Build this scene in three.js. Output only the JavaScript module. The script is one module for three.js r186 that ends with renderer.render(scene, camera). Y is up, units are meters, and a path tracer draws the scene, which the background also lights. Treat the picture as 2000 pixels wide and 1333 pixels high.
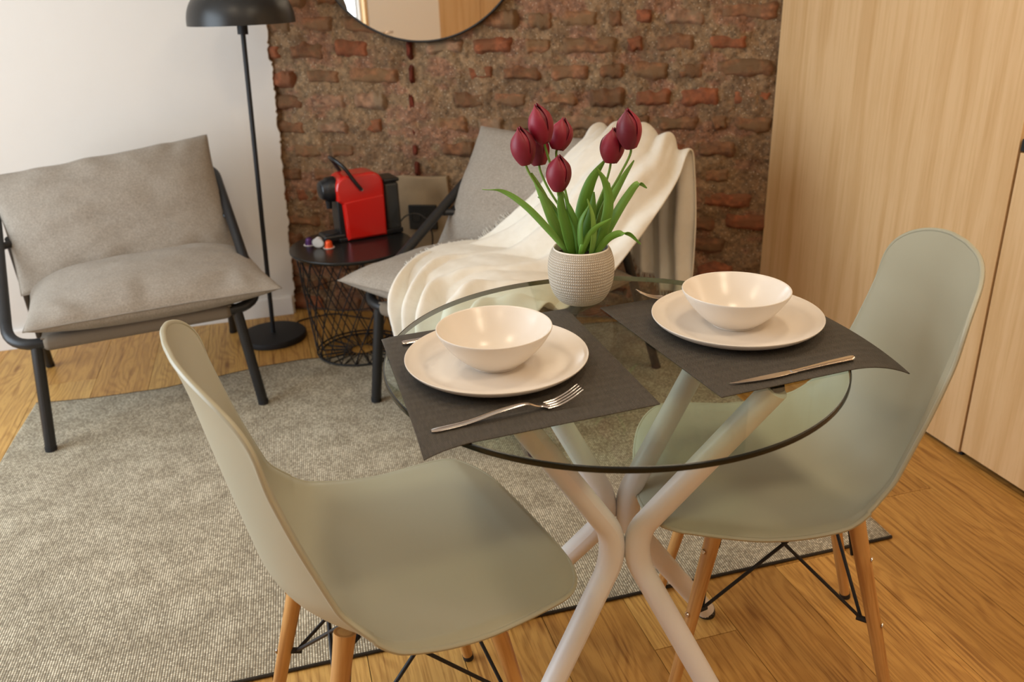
import * as THREE from 'three';
import { RoundedBoxGeometry } from 'three/addons/geometries/RoundedBoxGeometry.js';
import { mergeGeometries, mergeVertices } from 'three/addons/utils/BufferGeometryUtils.js';
import { RectAreaLightUniformsLib } from 'three/addons/lights/RectAreaLightUniformsLib.js';

// ---------------------------------------------------------------- camera, sky, light, exposure
const scene = new THREE.Scene();
const camera = new THREE.PerspectiveCamera(2 * Math.atan(666.5 / 1660) * 180 / Math.PI, 2000 / 1333, 0.05, 60);
camera.position.set(0, 1.28, 0);
camera.rotation.order = 'YXZ';
camera.rotation.set(-23 * Math.PI / 180, 0, -0.035);
camera.focus = 1.42; camera.userData.fStop = 5;
scene.add(camera);
const renderer = new THREE.WebGLRenderer();
renderer.toneMapping = THREE.LinearToneMapping;
renderer.toneMappingExposure = 1.36;
renderer.shadowMap.enabled = true;
RectAreaLightUniformsLib.init();
scene.background = new THREE.Color(0.72, 0.86, 1.0);
scene.backgroundIntensity = 1.6;

// the room's own axes: O is the foot of the plaster edge, X runs along the white wall, Z towards the viewer
const ROOM_TURN = 15.5 * Math.PI / 180, OX = -0.93, OZ = -3.41;
const CR = Math.cos(ROOM_TURN), SR = Math.sin(ROOM_TURN);
const roomToWorld = (X, Z) => [OX + X * CR + Z * SR, OZ - X * SR + Z * CR];
const CLOSET_X = 1.74, CORNER_Z = 0.8, LEFT_X = -2.0, REAR_Z = 5.2, CEIL = 2.55;

// daylight through the big window in the left wall (cool), one area light filling the opening
{
  const l = new THREE.RectAreaLight(new THREE.Color(0.80, 0.91, 1.0), 3.4, 1.85, 2.0);
  const [x, z] = roomToWorld(LEFT_X - 0.02, 1.65);
  const [tx, tz] = roomToWorld(LEFT_X + 2, 1.65);
  l.position.set(x, 1.25, z); l.lookAt(tx, 1.25, tz);
  l.castShadow = true; l.name = 'window_daylight'; scene.add(l);
}
const WARM = new THREE.Color(1.0, 0.82, 0.585);
const LAMP_POWER = 20;

// ---------------------------------------------------------------- small tools
let seed = 20240611;
const rnd = () => { seed = (seed * 1664525 + 1013904223) >>> 0; return seed / 4294967296; };
const rr = (a, b) => a + (b - a) * rnd();
const V = (x, y, z) => new THREE.Vector3(x, y, z);
const lerp = (a, b, t) => a + (b - a) * t;
const clamp = (x, a, b) => Math.min(b, Math.max(a, x));
const sstep = (a, b, x) => { const t = clamp((x - a) / (b - a), 0, 1); return t * t * (3 - 2 * t); };
const hash = (x, y, s = 0) => { let h = (Math.imul(x | 0, 374761393) + Math.imul(y | 0, 668265263) + Math.imul(s | 0, 2147483647 ^ 0x5bd1e995)) | 0; h = Math.imul(h ^ (h >>> 13), 1274126177); h ^= h >>> 16; return (h >>> 0) / 4294967296; };
// value noise that repeats after px, py cells
function vnoise(x, y, px = 4096, py = 4096, s = 0) {
  const xi = Math.floor(x), yi = Math.floor(y); let fx = x - xi, fy = y - yi;
  fx = fx * fx * (3 - 2 * fx); fy = fy * fy * (3 - 2 * fy);
  const m = (a, n) => ((a % n) + n) % n;
  const x0 = m(xi, px), x1 = m(xi + 1, px), y0 = m(yi, py), y1 = m(yi + 1, py);
  return lerp(lerp(hash(x0, y0, s), hash(x1, y0, s), fx), lerp(hash(x0, y1, s), hash(x1, y1, s), fx), fy);
}
function fbm(x, y, oct = 4, px = 4096, py = 4096, s = 0) {
  let a = 0.5, v = 0, n = 0;
  for (let i = 0; i < oct; i++) { v += a * vnoise(x, y, px, py, s + i * 17); n += a; a *= 0.5; x *= 2; y *= 2; px *= 2; py *= 2; }
  return v / n;
}
function tex(w, h, fn, srgb, mx = 1, my = 1) {   // fn(u, v) -> [r, g, b] 0..1 (sRGB when srgb); one tile is mx by my metres of uv
  const d = new Uint8Array(w * h * 4);
  for (let j = 0; j < h; j++) for (let i = 0; i < w; i++) {
    const c = fn((i + 0.5) / w, (j + 0.5) / h), k = (j * w + i) * 4;
    if (typeof c === 'number') { d[k] = d[k + 1] = d[k + 2] = clamp(c, 0, 1) * 255; }
    else { d[k] = clamp(c[0], 0, 1) * 255; d[k + 1] = clamp(c[1], 0, 1) * 255; d[k + 2] = clamp(c[2], 0, 1) * 255; }
    d[k + 3] = 255;
  }
  const t = new THREE.DataTexture(d, w, h, THREE.RGBAFormat);
  t.wrapS = t.wrapT = THREE.RepeatWrapping; t.magFilter = THREE.LinearFilter; t.minFilter = THREE.LinearMipmapLinearFilter; t.generateMipmaps = true;
  if (srgb) t.colorSpace = THREE.SRGBColorSpace;
  t.repeat.set(1 / mx, 1 / my); t.needsUpdate = true;
  return t;
}
const hex = (c) => [((c >> 16) & 255) / 255, ((c >> 8) & 255) / 255, (c & 255) / 255];
const mix3 = (a, b, t) => [lerp(a[0], b[0], t), lerp(a[1], b[1], t), lerp(a[2], b[2], t)];
const mul3 = (a, k) => [a[0] * k, a[1] * k, a[2] * k];
const mat = (o) => new THREE.MeshStandardMaterial({ roughness: 0.6, metalness: 0, ...o });
const phys = (o) => new THREE.MeshPhysicalMaterial({ roughness: 0.5, metalness: 0, ...o });

const used = {};
function numbered(n) { const k = used[n] = (used[n] ?? -1) + 1; return k ? `${n}_${String(k).padStart(3, '0')}` : n; }
function part(parent, name, geo, m, label) {
  const o = new THREE.Mesh(geo, m); o.name = name; o.castShadow = o.receiveShadow = true; parent.add(o);
  if (label) o.userData.label = label;
  return o;
}
function thing(name, label, category, x = 0, y = 0, z = 0, turn = 0, group) {
  const o = new THREE.Group(); o.name = numbered(name); o.position.set(x, y, z); o.rotation.y = turn; scene.add(o);
  o.userData = { label, category }; if (group) o.userData.group = group;
  return o;
}
function struct(name, label, category, x = 0, y = 0, z = 0, turn = 0) {
  const o = thing(name, label, category, x, y, z, turn); o.userData.kind = 'structure'; return o;
}
const roomStruct = (name, label, category) => struct(name, label, category, OX, 0, OZ, ROOM_TURN);

// geometry helpers --------------------------------------------------
function box(w, h, d, x, y, z, r = 0) {
  const g = r ? new RoundedBoxGeometry(w, h, d, 2, r) : new THREE.BoxGeometry(w, h, d);
  g.translate(x, y, z); return g;
}
function strip(g) { const o = g.index ? g.toNonIndexed() : g; for (const k of Object.keys(o.attributes)) if (!['position', 'normal', 'uv'].includes(k)) o.deleteAttribute(k); return o; }
const merge = (list) => mergeGeometries(list.map(strip), false);
function planarUV(g, ax = 'x', ay = 'y', ou = 0, ov = 0, rot = false) {   // uv in metres from two axes
  const p = g.attributes.position, uv = new Float32Array(p.count * 2), at = { x: 0, y: 1, z: 2 };
  for (let i = 0; i < p.count; i++) { const a = p.array[i * 3 + at[ax]] + ou, b = p.array[i * 3 + at[ay]] + ov; uv[i * 2] = rot ? b : a; uv[i * 2 + 1] = rot ? a : b; }
  g.setAttribute('uv', new THREE.BufferAttribute(uv, 2)); return g;
}
function boxUV(g, ou = 0, ov = 0, rot = false) {   // uv in metres, by the face's main direction
  const p = g.attributes.position.array, n = g.attributes.normal.array, c = g.attributes.position.count, uv = new Float32Array(c * 2);
  for (let i = 0; i < c; i++) {
    const x = p[i * 3], y = p[i * 3 + 1], z = p[i * 3 + 2], ax = Math.abs(n[i * 3]), ay = Math.abs(n[i * 3 + 1]), az = Math.abs(n[i * 3 + 2]);
    let a, b; if (ay >= ax && ay >= az) { a = x; b = z; } else if (ax >= az) { a = z; b = y; } else { a = x; b = y; }
    uv[i * 2] = (rot ? b : a) + ou; uv[i * 2 + 1] = (rot ? a : b) + ov;
  }
  g.setAttribute('uv', new THREE.BufferAttribute(uv, 2)); return g;
}
// polyline with rounded corners
function fillet(pts, rad, n = 7, closed = false) {
  const out = [], N = pts.length;
  for (let i = 0; i < N; i++) {
    const p = pts[i], R = Array.isArray(rad) ? rad[i] : rad;
    if (!closed && (i === 0 || i === N - 1) || !R) { out.push(p.clone()); continue; }
    const a = pts[(i + N - 1) % N], b = pts[(i + 1) % N];
    const da = a.clone().sub(p), db = b.clone().sub(p), la = da.length(), lb = db.length(); da.normalize(); db.normalize();
    const q = Math.min(R, la * 0.48, lb * 0.48), s = p.clone().addScaledVector(da, q), e = p.clone().addScaledVector(db, q);
    for (let k = 0; k <= n; k++) { const t = k / n; out.push(s.clone().multiplyScalar((1 - t) * (1 - t)).addScaledVector(p, 2 * t * (1 - t)).addScaledVector(e, t * t)); }
  }
  return out;
}
// sweep of an elliptic section along points; rx, ry numbers or functions of t
function sweep(pts, rx, ry = null, seg = 12, closed = false, upHint = null) {
  const N = pts.length, pos = [], uv = [], idx = [], T = [];
  for (let i = 0; i < N; i++) { const a = pts[closed ? (i + N - 1) % N : Math.max(0, i - 1)], b = pts[closed ? (i + 1) % N : Math.min(N - 1, i + 1)]; T.push(b.clone().sub(a).normalize()); }
  let nrm = (upHint || (Math.abs(T[0].y) < 0.9 ? V(0, 1, 0) : V(1, 0, 0))).clone();
  let len = 0; const rows = closed ? N + 1 : N;
  for (let r = 0; r < rows; r++) {
    const i = r % N, t = r / (rows - 1);
    if (upHint) nrm = upHint.clone();
    nrm.addScaledVector(T[i], -nrm.dot(T[i])).normalize();
    const bin = T[i].clone().cross(nrm).normalize();
    if (r) len += pts[i].distanceTo(pts[(r - 1) % N]);
    const A = typeof rx === 'function' ? rx(t) : rx, B = ry === null ? A : (typeof ry === 'function' ? ry(t) : ry);
    for (let k = 0; k <= seg; k++) { const w = k / seg * Math.PI * 2, c = Math.cos(w) * A, s = Math.sin(w) * B; pos.push(pts[i].x + bin.x * c + nrm.x * s, pts[i].y + bin.y * c + nrm.y * s, pts[i].z + bin.z * c + nrm.z * s); uv.push(k / seg, len); }
  }
  for (let r = 0; r < rows - 1; r++) for (let k = 0; k < seg; k++) { const a = r * (seg + 1) + k, b = a + seg + 1; idx.push(a, a + 1, b, b, a + 1, b + 1); }
  if (!closed) for (const [row, flip] of [[0, 0], [rows - 1, 1]]) {
    const c = pos.length / 3, p = pts[row]; pos.push(p.x, p.y, p.z); uv.push(0.5, 0);
    const st = pos.length / 3;
    for (let k = 0; k <= seg; k++) { const q = (row * (seg + 1) + k) * 3; pos.push(pos[q], pos[q + 1], pos[q + 2]); uv.push(0, 0); }
    for (let k = 0; k < seg; k++) flip ? idx.push(c, st + k, st + k + 1) : idx.push(c, st + k + 1, st + k);
  }
  const g = new THREE.BufferGeometry(); g.setAttribute('position', new THREE.Float32BufferAttribute(pos, 3)); g.setAttribute('uv', new THREE.Float32BufferAttribute(uv, 2)); g.setIndex(idx); g.computeVertexNormals(); return g;
}
const rod = (a, b, r1, r2 = r1, seg = 12) => sweep([a, b], (t) => lerp(r1, r2, t), null, seg);
const lathe = (pts, seg = 64) => { const g = new THREE.LatheGeometry(pts.map(([r, y]) => new THREE.Vector2(r, y)), seg); return g; };
// rounded lathe profile through points with small smoothing
function smoothProfile(pts, n = 40) { return new THREE.CatmullRomCurve3(pts.map(([r, y]) => V(r, y, 0)), false, 'centripetal').getPoints(n).map((p) => [Math.max(0, p.x), p.y]); }
// grid surface: f(a, b) -> Vector3, a, b in 0..1
function gridSurf(f, na, nb, ma = 1, mb = 1) {
  const pos = [], uv = [], idx = [];
  for (let j = 0; j <= nb; j++) for (let i = 0; i <= na; i++) { const p = f(i / na, j / nb); pos.push(p.x, p.y, p.z); uv.push(i / na * ma, j / nb * mb); }
  for (let j = 0; j < nb; j++) for (let i = 0; i < na; i++) { const a = j * (na + 1) + i, b = a + na + 1; idx.push(a, a + 1, b, b, a + 1, b + 1); }
  const g = new THREE.BufferGeometry(); g.setAttribute('position', new THREE.Float32BufferAttribute(pos, 3)); g.setAttribute('uv', new THREE.Float32BufferAttribute(uv, 2)); g.setIndex(idx); g.computeVertexNormals(); return g;
}
// a sheet with thickness: grid of centre points, offset both ways along the normal, closed round the rim
function sheet(f, na, nb, th, ma = 1, mb = 1, rim = true) {
  const base = gridSurf(f, na, nb, ma, mb), p = base.attributes.position.array, n = base.attributes.normal.array, u = base.attributes.uv.array, c = p.length / 3;
  const pos = [], uv = [], idx = [], bi = base.index.array;
  for (const s of [1, -1]) for (let i = 0; i < c; i++) { for (let k = 0; k < 3; k++) pos.push(p[i * 3 + k] + s * th / 2 * n[i * 3 + k]); uv.push(u[i * 2], u[i * 2 + 1]); }
  for (let i = 0; i < bi.length; i += 3) { idx.push(bi[i], bi[i + 1], bi[i + 2], c + bi[i], c + bi[i + 2], c + bi[i + 1]); }
  const loop = []; const W = na + 1;
  for (let i = 0; i < na; i++) loop.push(i);
  for (let j = 0; j < nb; j++) loop.push(j * W + na);
  for (let i = na; i > 0; i--) loop.push(nb * W + i);
  for (let j = nb; j > 0; j--) loop.push(j * W);
  if (rim) for (let k = 0; k < loop.length; k++) { const a = loop[k], b = loop[(k + 1) % loop.length]; idx.push(a, c + a, b, b, c + a, c + b); }
  const g = new THREE.BufferGeometry(); g.setAttribute('position', new THREE.Float32BufferAttribute(pos, 3)); g.setAttribute('uv', new THREE.Float32BufferAttribute(uv, 2)); g.setIndex(idx); g.computeVertexNormals(); return g;
}

// ---------------------------------------------------------------- materials
const plasterBump = tex(512, 512, (u, v) => 0.5 + 0.5 * (fbm(u * 16, v * 16, 5, 16, 16, 3) - 0.5), false, 1.2, 1.2);
const M = {
  plaster: mat({ color: 0xe0dad2, roughness: 0.9, bumpMap: plasterBump, bumpScale: 0.002 }),
  paint: mat({ color: 0xece8e2, roughness: 0.55 }),
  black: mat({ color: 0x1c1c1d, roughness: 0.42 }),
  blackMatte: mat({ color: 0x17171a, roughness: 0.62 }),
  lampBlack: phys({ color: 0x1f1e1d, roughness: 0.36 }),
  steel: mat({ color: 0xd9d2cb, roughness: 0.2, metalness: 1 }),
  white: mat({ color: 0xe4dfdc, roughness: 0.38 }),
  chair: phys({ color: 0xaca892, roughness: 0.42 }),
  ceramic: phys({ color: 0xe9dfd3, roughness: 0.26 }),
};

// oak for the floor: five boards side by side in one texture, 1.25 m long and 0.19 m wide each
function oak(u, v, n, base, dark, s) {   // u along the grain
  const b = Math.floor(v * n), w = v * n - b;
  const cath = Math.abs(((fbm(u * 3 + b * 7.3, w * 2.2 + b * 3.1, 3, 4096, 4096, s) * 9 + w * 7) % 1) - 0.5) * 2;
  const grain = fbm(u * 7 + b * 31, w * 46 + b * 17, 3, 4096, 4096, s + 5);
  const fine = fbm(u * 40 + b * 11, w * 150, 2, 4096, 4096, s + 9);
  const tone = fbm(u * 2 + b * 13, w * 3 + b * 5, 2, 4096, 4096, s + 3);
  let t = 0.34 * sstep(0.35, 0.9, cath) * 0.7 + 0.5 * sstep(0.5, 0.85, grain) + 0.22 * sstep(0.55, 0.8, fine) + 0.3 * (tone - 0.5);
  const kx = (hash(b, 3, s) * 0.8 + 0.1 - u) * 7, ky = (hash(b, 9, s) * 0.6 + 0.2 - w) * 5, kn = Math.exp(-(kx * kx + ky * ky) * 26);
  t = t + kn * 0.9;
  return mix3(base, dark, clamp(t, 0, 1));
}
const floorMap = tex(1024, 1280, (u, v) => oak(u, v, 5, hex(0xd2a45a), hex(0x8a5c25), 11), true, 1.25, 0.95);
const floorBump = tex(512, 640, (u, v) => 0.6 - 0.4 * fbm(u * 12 + Math.floor(v * 5) * 9, v * 250, 2, 4096, 4096, 8), false, 1.25, 0.95);
const floorMats = [0xffffff, 0xf0e6da, 0xfff6ea, 0xe6dacb].map((c) => mat({ color: c, map: floorMap, roughness: 0.46, bumpMap: floorBump, bumpScale: 0.0006 }));
// pale oak of the cupboards, grain upright
const cupMap = tex(1024, 512, (u, v) => {
  const g = fbm(v * 3, u * 30, 4, 3, 30, 21), f = fbm(v * 10, u * 150, 3, 10, 150, 22), l = fbm(v * 2, u * 6, 2, 2, 6, 23), p = fbm(v * 60, u * 240, 2, 60, 240, 27);
  return mix3(hex(0xddb888), hex(0xc99f6a), clamp(0.55 * sstep(0.4, 0.75, g) + 0.3 * sstep(0.45, 0.75, f) + 0.35 * (l - 0.4) + 0.16 * (p - 0.5), 0, 1));
}, true, 1.0, 1.9);
M.cupboard = mat({ map: cupMap, roughness: 0.5 });
M.cupboardInside = mat({ color: 0xb48a55, map: cupMap, roughness: 0.6 });

// woven upholstery
const weave = (u, v, n, s) => { const i = Math.floor(u * n), j = Math.floor(v * n), fu = u * n - i, fv = v * n - j, over = (i + j) & 1; return (over ? Math.sin(fu * Math.PI) * (0.7 + 0.3 * Math.sin(fv * Math.PI)) : Math.sin(fv * Math.PI) * (0.7 + 0.3 * Math.sin(fu * Math.PI))) * (0.8 + 0.2 * hash(i, j, s)); };
const fabMap = tex(512, 512, (u, v) => {
  const i = Math.floor(u * 170), j = Math.floor(v * 170), a = hash(i, Math.floor(j / 3), 5), b = hash(Math.floor(i / 3), j, 6), w = weave(u, v, 170, 2);
  return mix3(hex(0x7c7267), hex(0xb2a798), clamp(0.28 * a + 0.32 * b + 0.35 * w + 0.1 * (fbm(u * 20, v * 20, 3, 20, 20, 7) - 0.2), 0, 1));
}, true, 0.26, 0.26);
const fabBump = tex(512, 512, (u, v) => weave(u, v, 170, 2), false, 0.26, 0.26);
M.cushion = phys({ color: 0xffffff, map: fabMap, roughness: 0.95, bumpMap: fabBump, bumpScale: 0.0006, sheen: 0.25, sheenRoughness: 0.7, sheenColor: new THREE.Color(0.6, 0.58, 0.55) });
M.sling = mat({ color: 0xcbc4ba, map: fabMap, roughness: 0.95 });

// flat-woven rug: cream dashes between charcoal threads
const RUGN = 92;
const rugFn = (u, v) => {
  const i = Math.floor(u * RUGN), off = (i & 1) * 0.5, y = v * RUGN + off + (hash(i, 0, 61) - 0.5) * 0.3, j = Math.floor(y) % RUGN, fu = u * RUGN - i, fv = y - Math.floor(y);
  const light = sstep(0.08, 0.3, fu) * (1 - sstep(0.74, 0.94, fu)) * (0.45 + 0.55 * sstep(0.04, 0.25, fv) * (1 - sstep(0.75, 0.97, fv)));
  return [light, hash(i, j, 4), fbm(u * 8, v * 8, 3, 8, 8, 12)];
};
const rugMap = tex(1152, 1152, (u, v) => { const [l, h, f] = rugFn(u, v); return mix3(mix3(hex(0x6e6352), hex(0x90836c), h), mix3(hex(0xd3c6ab), hex(0xece1c8), clamp(h * 0.7 + (f - 0.35), 0, 1)), clamp(l * (0.55 + 0.45 * h) * (0.55 + 0.9 * f), 0, 1)); }, true, 0.5, 0.5);
const rugBump = tex(1152, 1152, (u, v) => rugFn(u, v)[0], false, 0.5, 0.5);
M.rug = mat({ map: rugMap, roughness: 0.97, bumpMap: rugBump, bumpScale: 0.0016 });
M.rugEdge = mat({ color: 0x4a4540, roughness: 0.95, map: rugMap });

// herringbone placemats
const hbFn = (u, v) => { const c = u * 14, i = Math.floor(c), f = c - i, s = (v * 60 + (i & 1 ? f : 1 - f) * 3.0) % 1; return sstep(0.12, 0.38, s) * (1 - sstep(0.62, 0.9, s)) * (0.75 + 0.25 * hash(Math.floor(v * 60), i, 9)); };
const hbMap = tex(512, 512, (u, v) => mix3(hex(0x1c1a17), hex(0x71675a), hbFn(u, v) * 0.95), true, 0.13, 0.13);
const hbBump = tex(512, 512, hbFn, false, 0.13, 0.13);
M.placemat = mat({ map: hbMap, roughness: 0.66, bumpMap: hbBump, bumpScale: 0.0005 });

// throw: soft loose weave
const knitMap = tex(256, 256, (u, v) => mix3(hex(0xdfd6c4), hex(0xf6f1e6), clamp(0.35 + 0.5 * weave(u, v, 64, 8) + 0.35 * (fbm(u * 10, v * 10, 3, 10, 10, 31) - 0.5), 0, 1)), true, 0.16, 0.16);
const knitBump = tex(256, 256, (u, v) => weave(u, v, 64, 8), false, 0.16, 0.16);
M.throw = phys({ map: knitMap, roughness: 0.96, bumpMap: knitBump, bumpScale: 0.0011, sheen: 0.3, sheenRoughness: 0.8, sheenColor: new THREE.Color(0.7, 0.67, 0.6) });

// bricks and mortar
const brickMap = tex(512, 512, (u, v) => {
  const a = fbm(u * 6, v * 6, 5, 6, 6, 41), b = fbm(u * 30, v * 30, 3, 30, 30, 42), d = fbm(u * 9, v * 9, 4, 9, 9, 43);
  let c = mix3(hex(0x83614a), hex(0x9c7658), a); c = mul3(c, 0.75 + 0.5 * b);
  return mix3(c, hex(0x80694f), sstep(0.42, 0.66, d) * 0.9);
}, true, 0.45, 0.45);
const brickBump = tex(512, 512, (u, v) => fbm(u * 14, v * 14, 5, 14, 14, 44), false, 0.45, 0.45);
const brickMats = [0xffffff, 0xf0d9c8, 0xf5c3a8, 0xdccfbd, 0xeab79c, 0xf3e2cd, 0xd3bda6, 0xe8d6c0].map((c) => mat({ color: c, map: brickMap, roughness: 0.94, bumpMap: brickBump, bumpScale: 0.006 }));
const mortarMap = tex(1024, 1024, (u, v) => {
  const a = fbm(u * 7, v * 7, 5, 7, 7, 51), b = fbm(u * 80, v * 80, 3, 80, 80, 52), r = fbm(u * 10, v * 16, 4, 10, 16, 53);
  let c = mix3(hex(0x74583f), hex(0x937858), a); c = mix3(c, hex(0x8a6049), sstep(0.5, 0.66, r) * 0.75); c = mul3(c, 0.72 + 0.52 * b);
  const g = hash(Math.floor(u * 340), Math.floor(v * 340), 55); if (g > 0.985) c = mix3(c, hex(0xd8c8ad), 0.7); if (g < 0.02) c = mul3(c, 0.5);
  return c;
}, true, 1.0, 1.0);
const mortarBump = tex(1024, 1024, (u, v) => 0.55 * fbm(u * 22, v * 22, 4, 22, 22, 56) + 0.45 * fbm(u * 90, v * 90, 3, 90, 90, 57), false, 1.0, 1.0);
M.mortar = mat({ map: mortarMap, roughness: 0.97, bumpMap: mortarBump, bumpScale: 0.012 });
M.patch = mat({ color: 0xa08a6c, map: tex(256, 256, (u, v) => mul3([1, 1, 1], 0.78 + 0.3 * fbm(u * 6, v * 6, 5, 6, 6, 71)), true, 0.5, 0.5), roughness: 0.9, bumpMap: plasterBump, bumpScale: 0.006 });

// ---------------------------------------------------------------- the room
{ // floor: boards running along the cupboards
  const f = roomStruct('floor', 'warm oak plank floor with visible board joints', 'floor');
  part(f, 'subfloor', box(4.6, 0.15, 6.2, 0.2, -0.09, 2.45), M.blackMatte);
  const W = 0.19, L = 1.25, geos = [];
  for (let k = 0; k < 5; k++) for (const fl of [0, 1]) {
    const g = new THREE.BoxGeometry(W - 0.0016, 0.014, L - 0.0016); g.translate(0, -0.0075, 0);
    const p = g.attributes.position.array, uv = [];
    for (let i = 0; i < p.length / 3; i++) uv.push((fl ? -p[i * 3 + 2] : p[i * 3 + 2]) + 0.62, clamp(p[i * 3] + W / 2, 0.003, W - 0.003) + k * W);
    g.setAttribute('uv', new THREE.Float32BufferAttribute(uv, 2)); geos.push(g);
  }
  let n = 0;
  for (let c = 0; c < 23; c++) {
    const X = -2.05 + c * W + W / 2;
    for (let Z = -0.35 + (c * 0.437 % 1) * L - L; Z < 5.3; Z += L) {
      if (Z + L < -0.2) continue;
      const o = part(f, n ? `plank_${String(n).padStart(3, '0')}` : 'plank', geos[Math.floor(rnd() * 10)], floorMats[Math.floor(rnd() * 4)]); n++;
      o.position.set(X, 0, Z + L / 2);
    }
  }
}
{
  const c = roomStruct('ceiling', 'plain white ceiling above the room', 'ceiling');
  part(c, 'ceiling_board', box(4.8, 0.15, 6.2, 0.2, CEIL + 0.075, 2.45), M.plaster);
}
{ // white plastered wall, its plaster broken off along a ragged edge
  const w = roomStruct('wall_back_left', 'white plastered wall ending in a ragged broken edge', 'wall');
  part(w, 'wall_core', box(2.2, CEIL, 0.2, -1.1, CEIL / 2, -0.13), M.plaster);
  const edge = [[0.006, 0], [0.008, 0.06], [0.016, 0.116], [0.013, 0.17], [0.022, 0.24], [0.02, 0.3], [0.025, 0.36], [0.031, 0.44], [0.028, 0.5], [0.034, 0.57], [0.037, 0.675], [0.041, 0.74], [0.038, 0.814], [0.044, 0.88], [0.043, 0.94], [0.05, 1.005], [0.04, 1.05], [0.046, 1.1], [0.052, 1.2], [0.045, 1.4], [0.055, 1.6], [0.048, 1.8], [0.056, 2.1], [0.05, CEIL]];
  const s = new THREE.Shape(); s.moveTo(-2.2, 0);
  for (let i = 0; i < edge.length; i++) {
    const [x, y] = edge[i]; s.lineTo(x, y);
    if (i < edge.length - 1) for (let k = 1; k < 6; k++) { const t = k / 6, [x2, y2] = edge[i + 1]; s.lineTo(lerp(x, x2, t) + rr(-0.0045, 0.0045), lerp(y, y2, t)); }
  }
  s.lineTo(-2.2, CEIL); s.closePath();
  const g = new THREE.ExtrudeGeometry(s, { depth: 0.026, bevelEnabled: true, bevelThickness: 0.003, bevelSize: 0.003, bevelSegments: 1 });
  g.translate(0, 0, -0.03); boxUV(g); part(w, 'plaster', g, M.plaster);
  const b = roomStruct('baseboard_back', 'white painted baseboard along the white wall', 'baseboard');
  const bs = new THREE.Shape(); bs.moveTo(0, 0); bs.lineTo(0.014, 0); bs.lineTo(0.014, 0.072); bs.lineTo(0.011, 0.08); bs.lineTo(0, 0.08); bs.closePath();
  const bg = new THREE.ExtrudeGeometry(bs, { depth: 2.0, bevelEnabled: false }); bg.rotateY(-Math.PI / 2); bg.scale(1, 1, 1); bg.translate(0, 0, 0);
  part(b, 'baseboard_strip', bg, M.paint);
}
const BRICK_TURN = -10.125 * Math.PI / 180, BRICK_X = -0.9174, BRICK_Z = -3.4394, BRICK_LEN = 1.9076;
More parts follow.
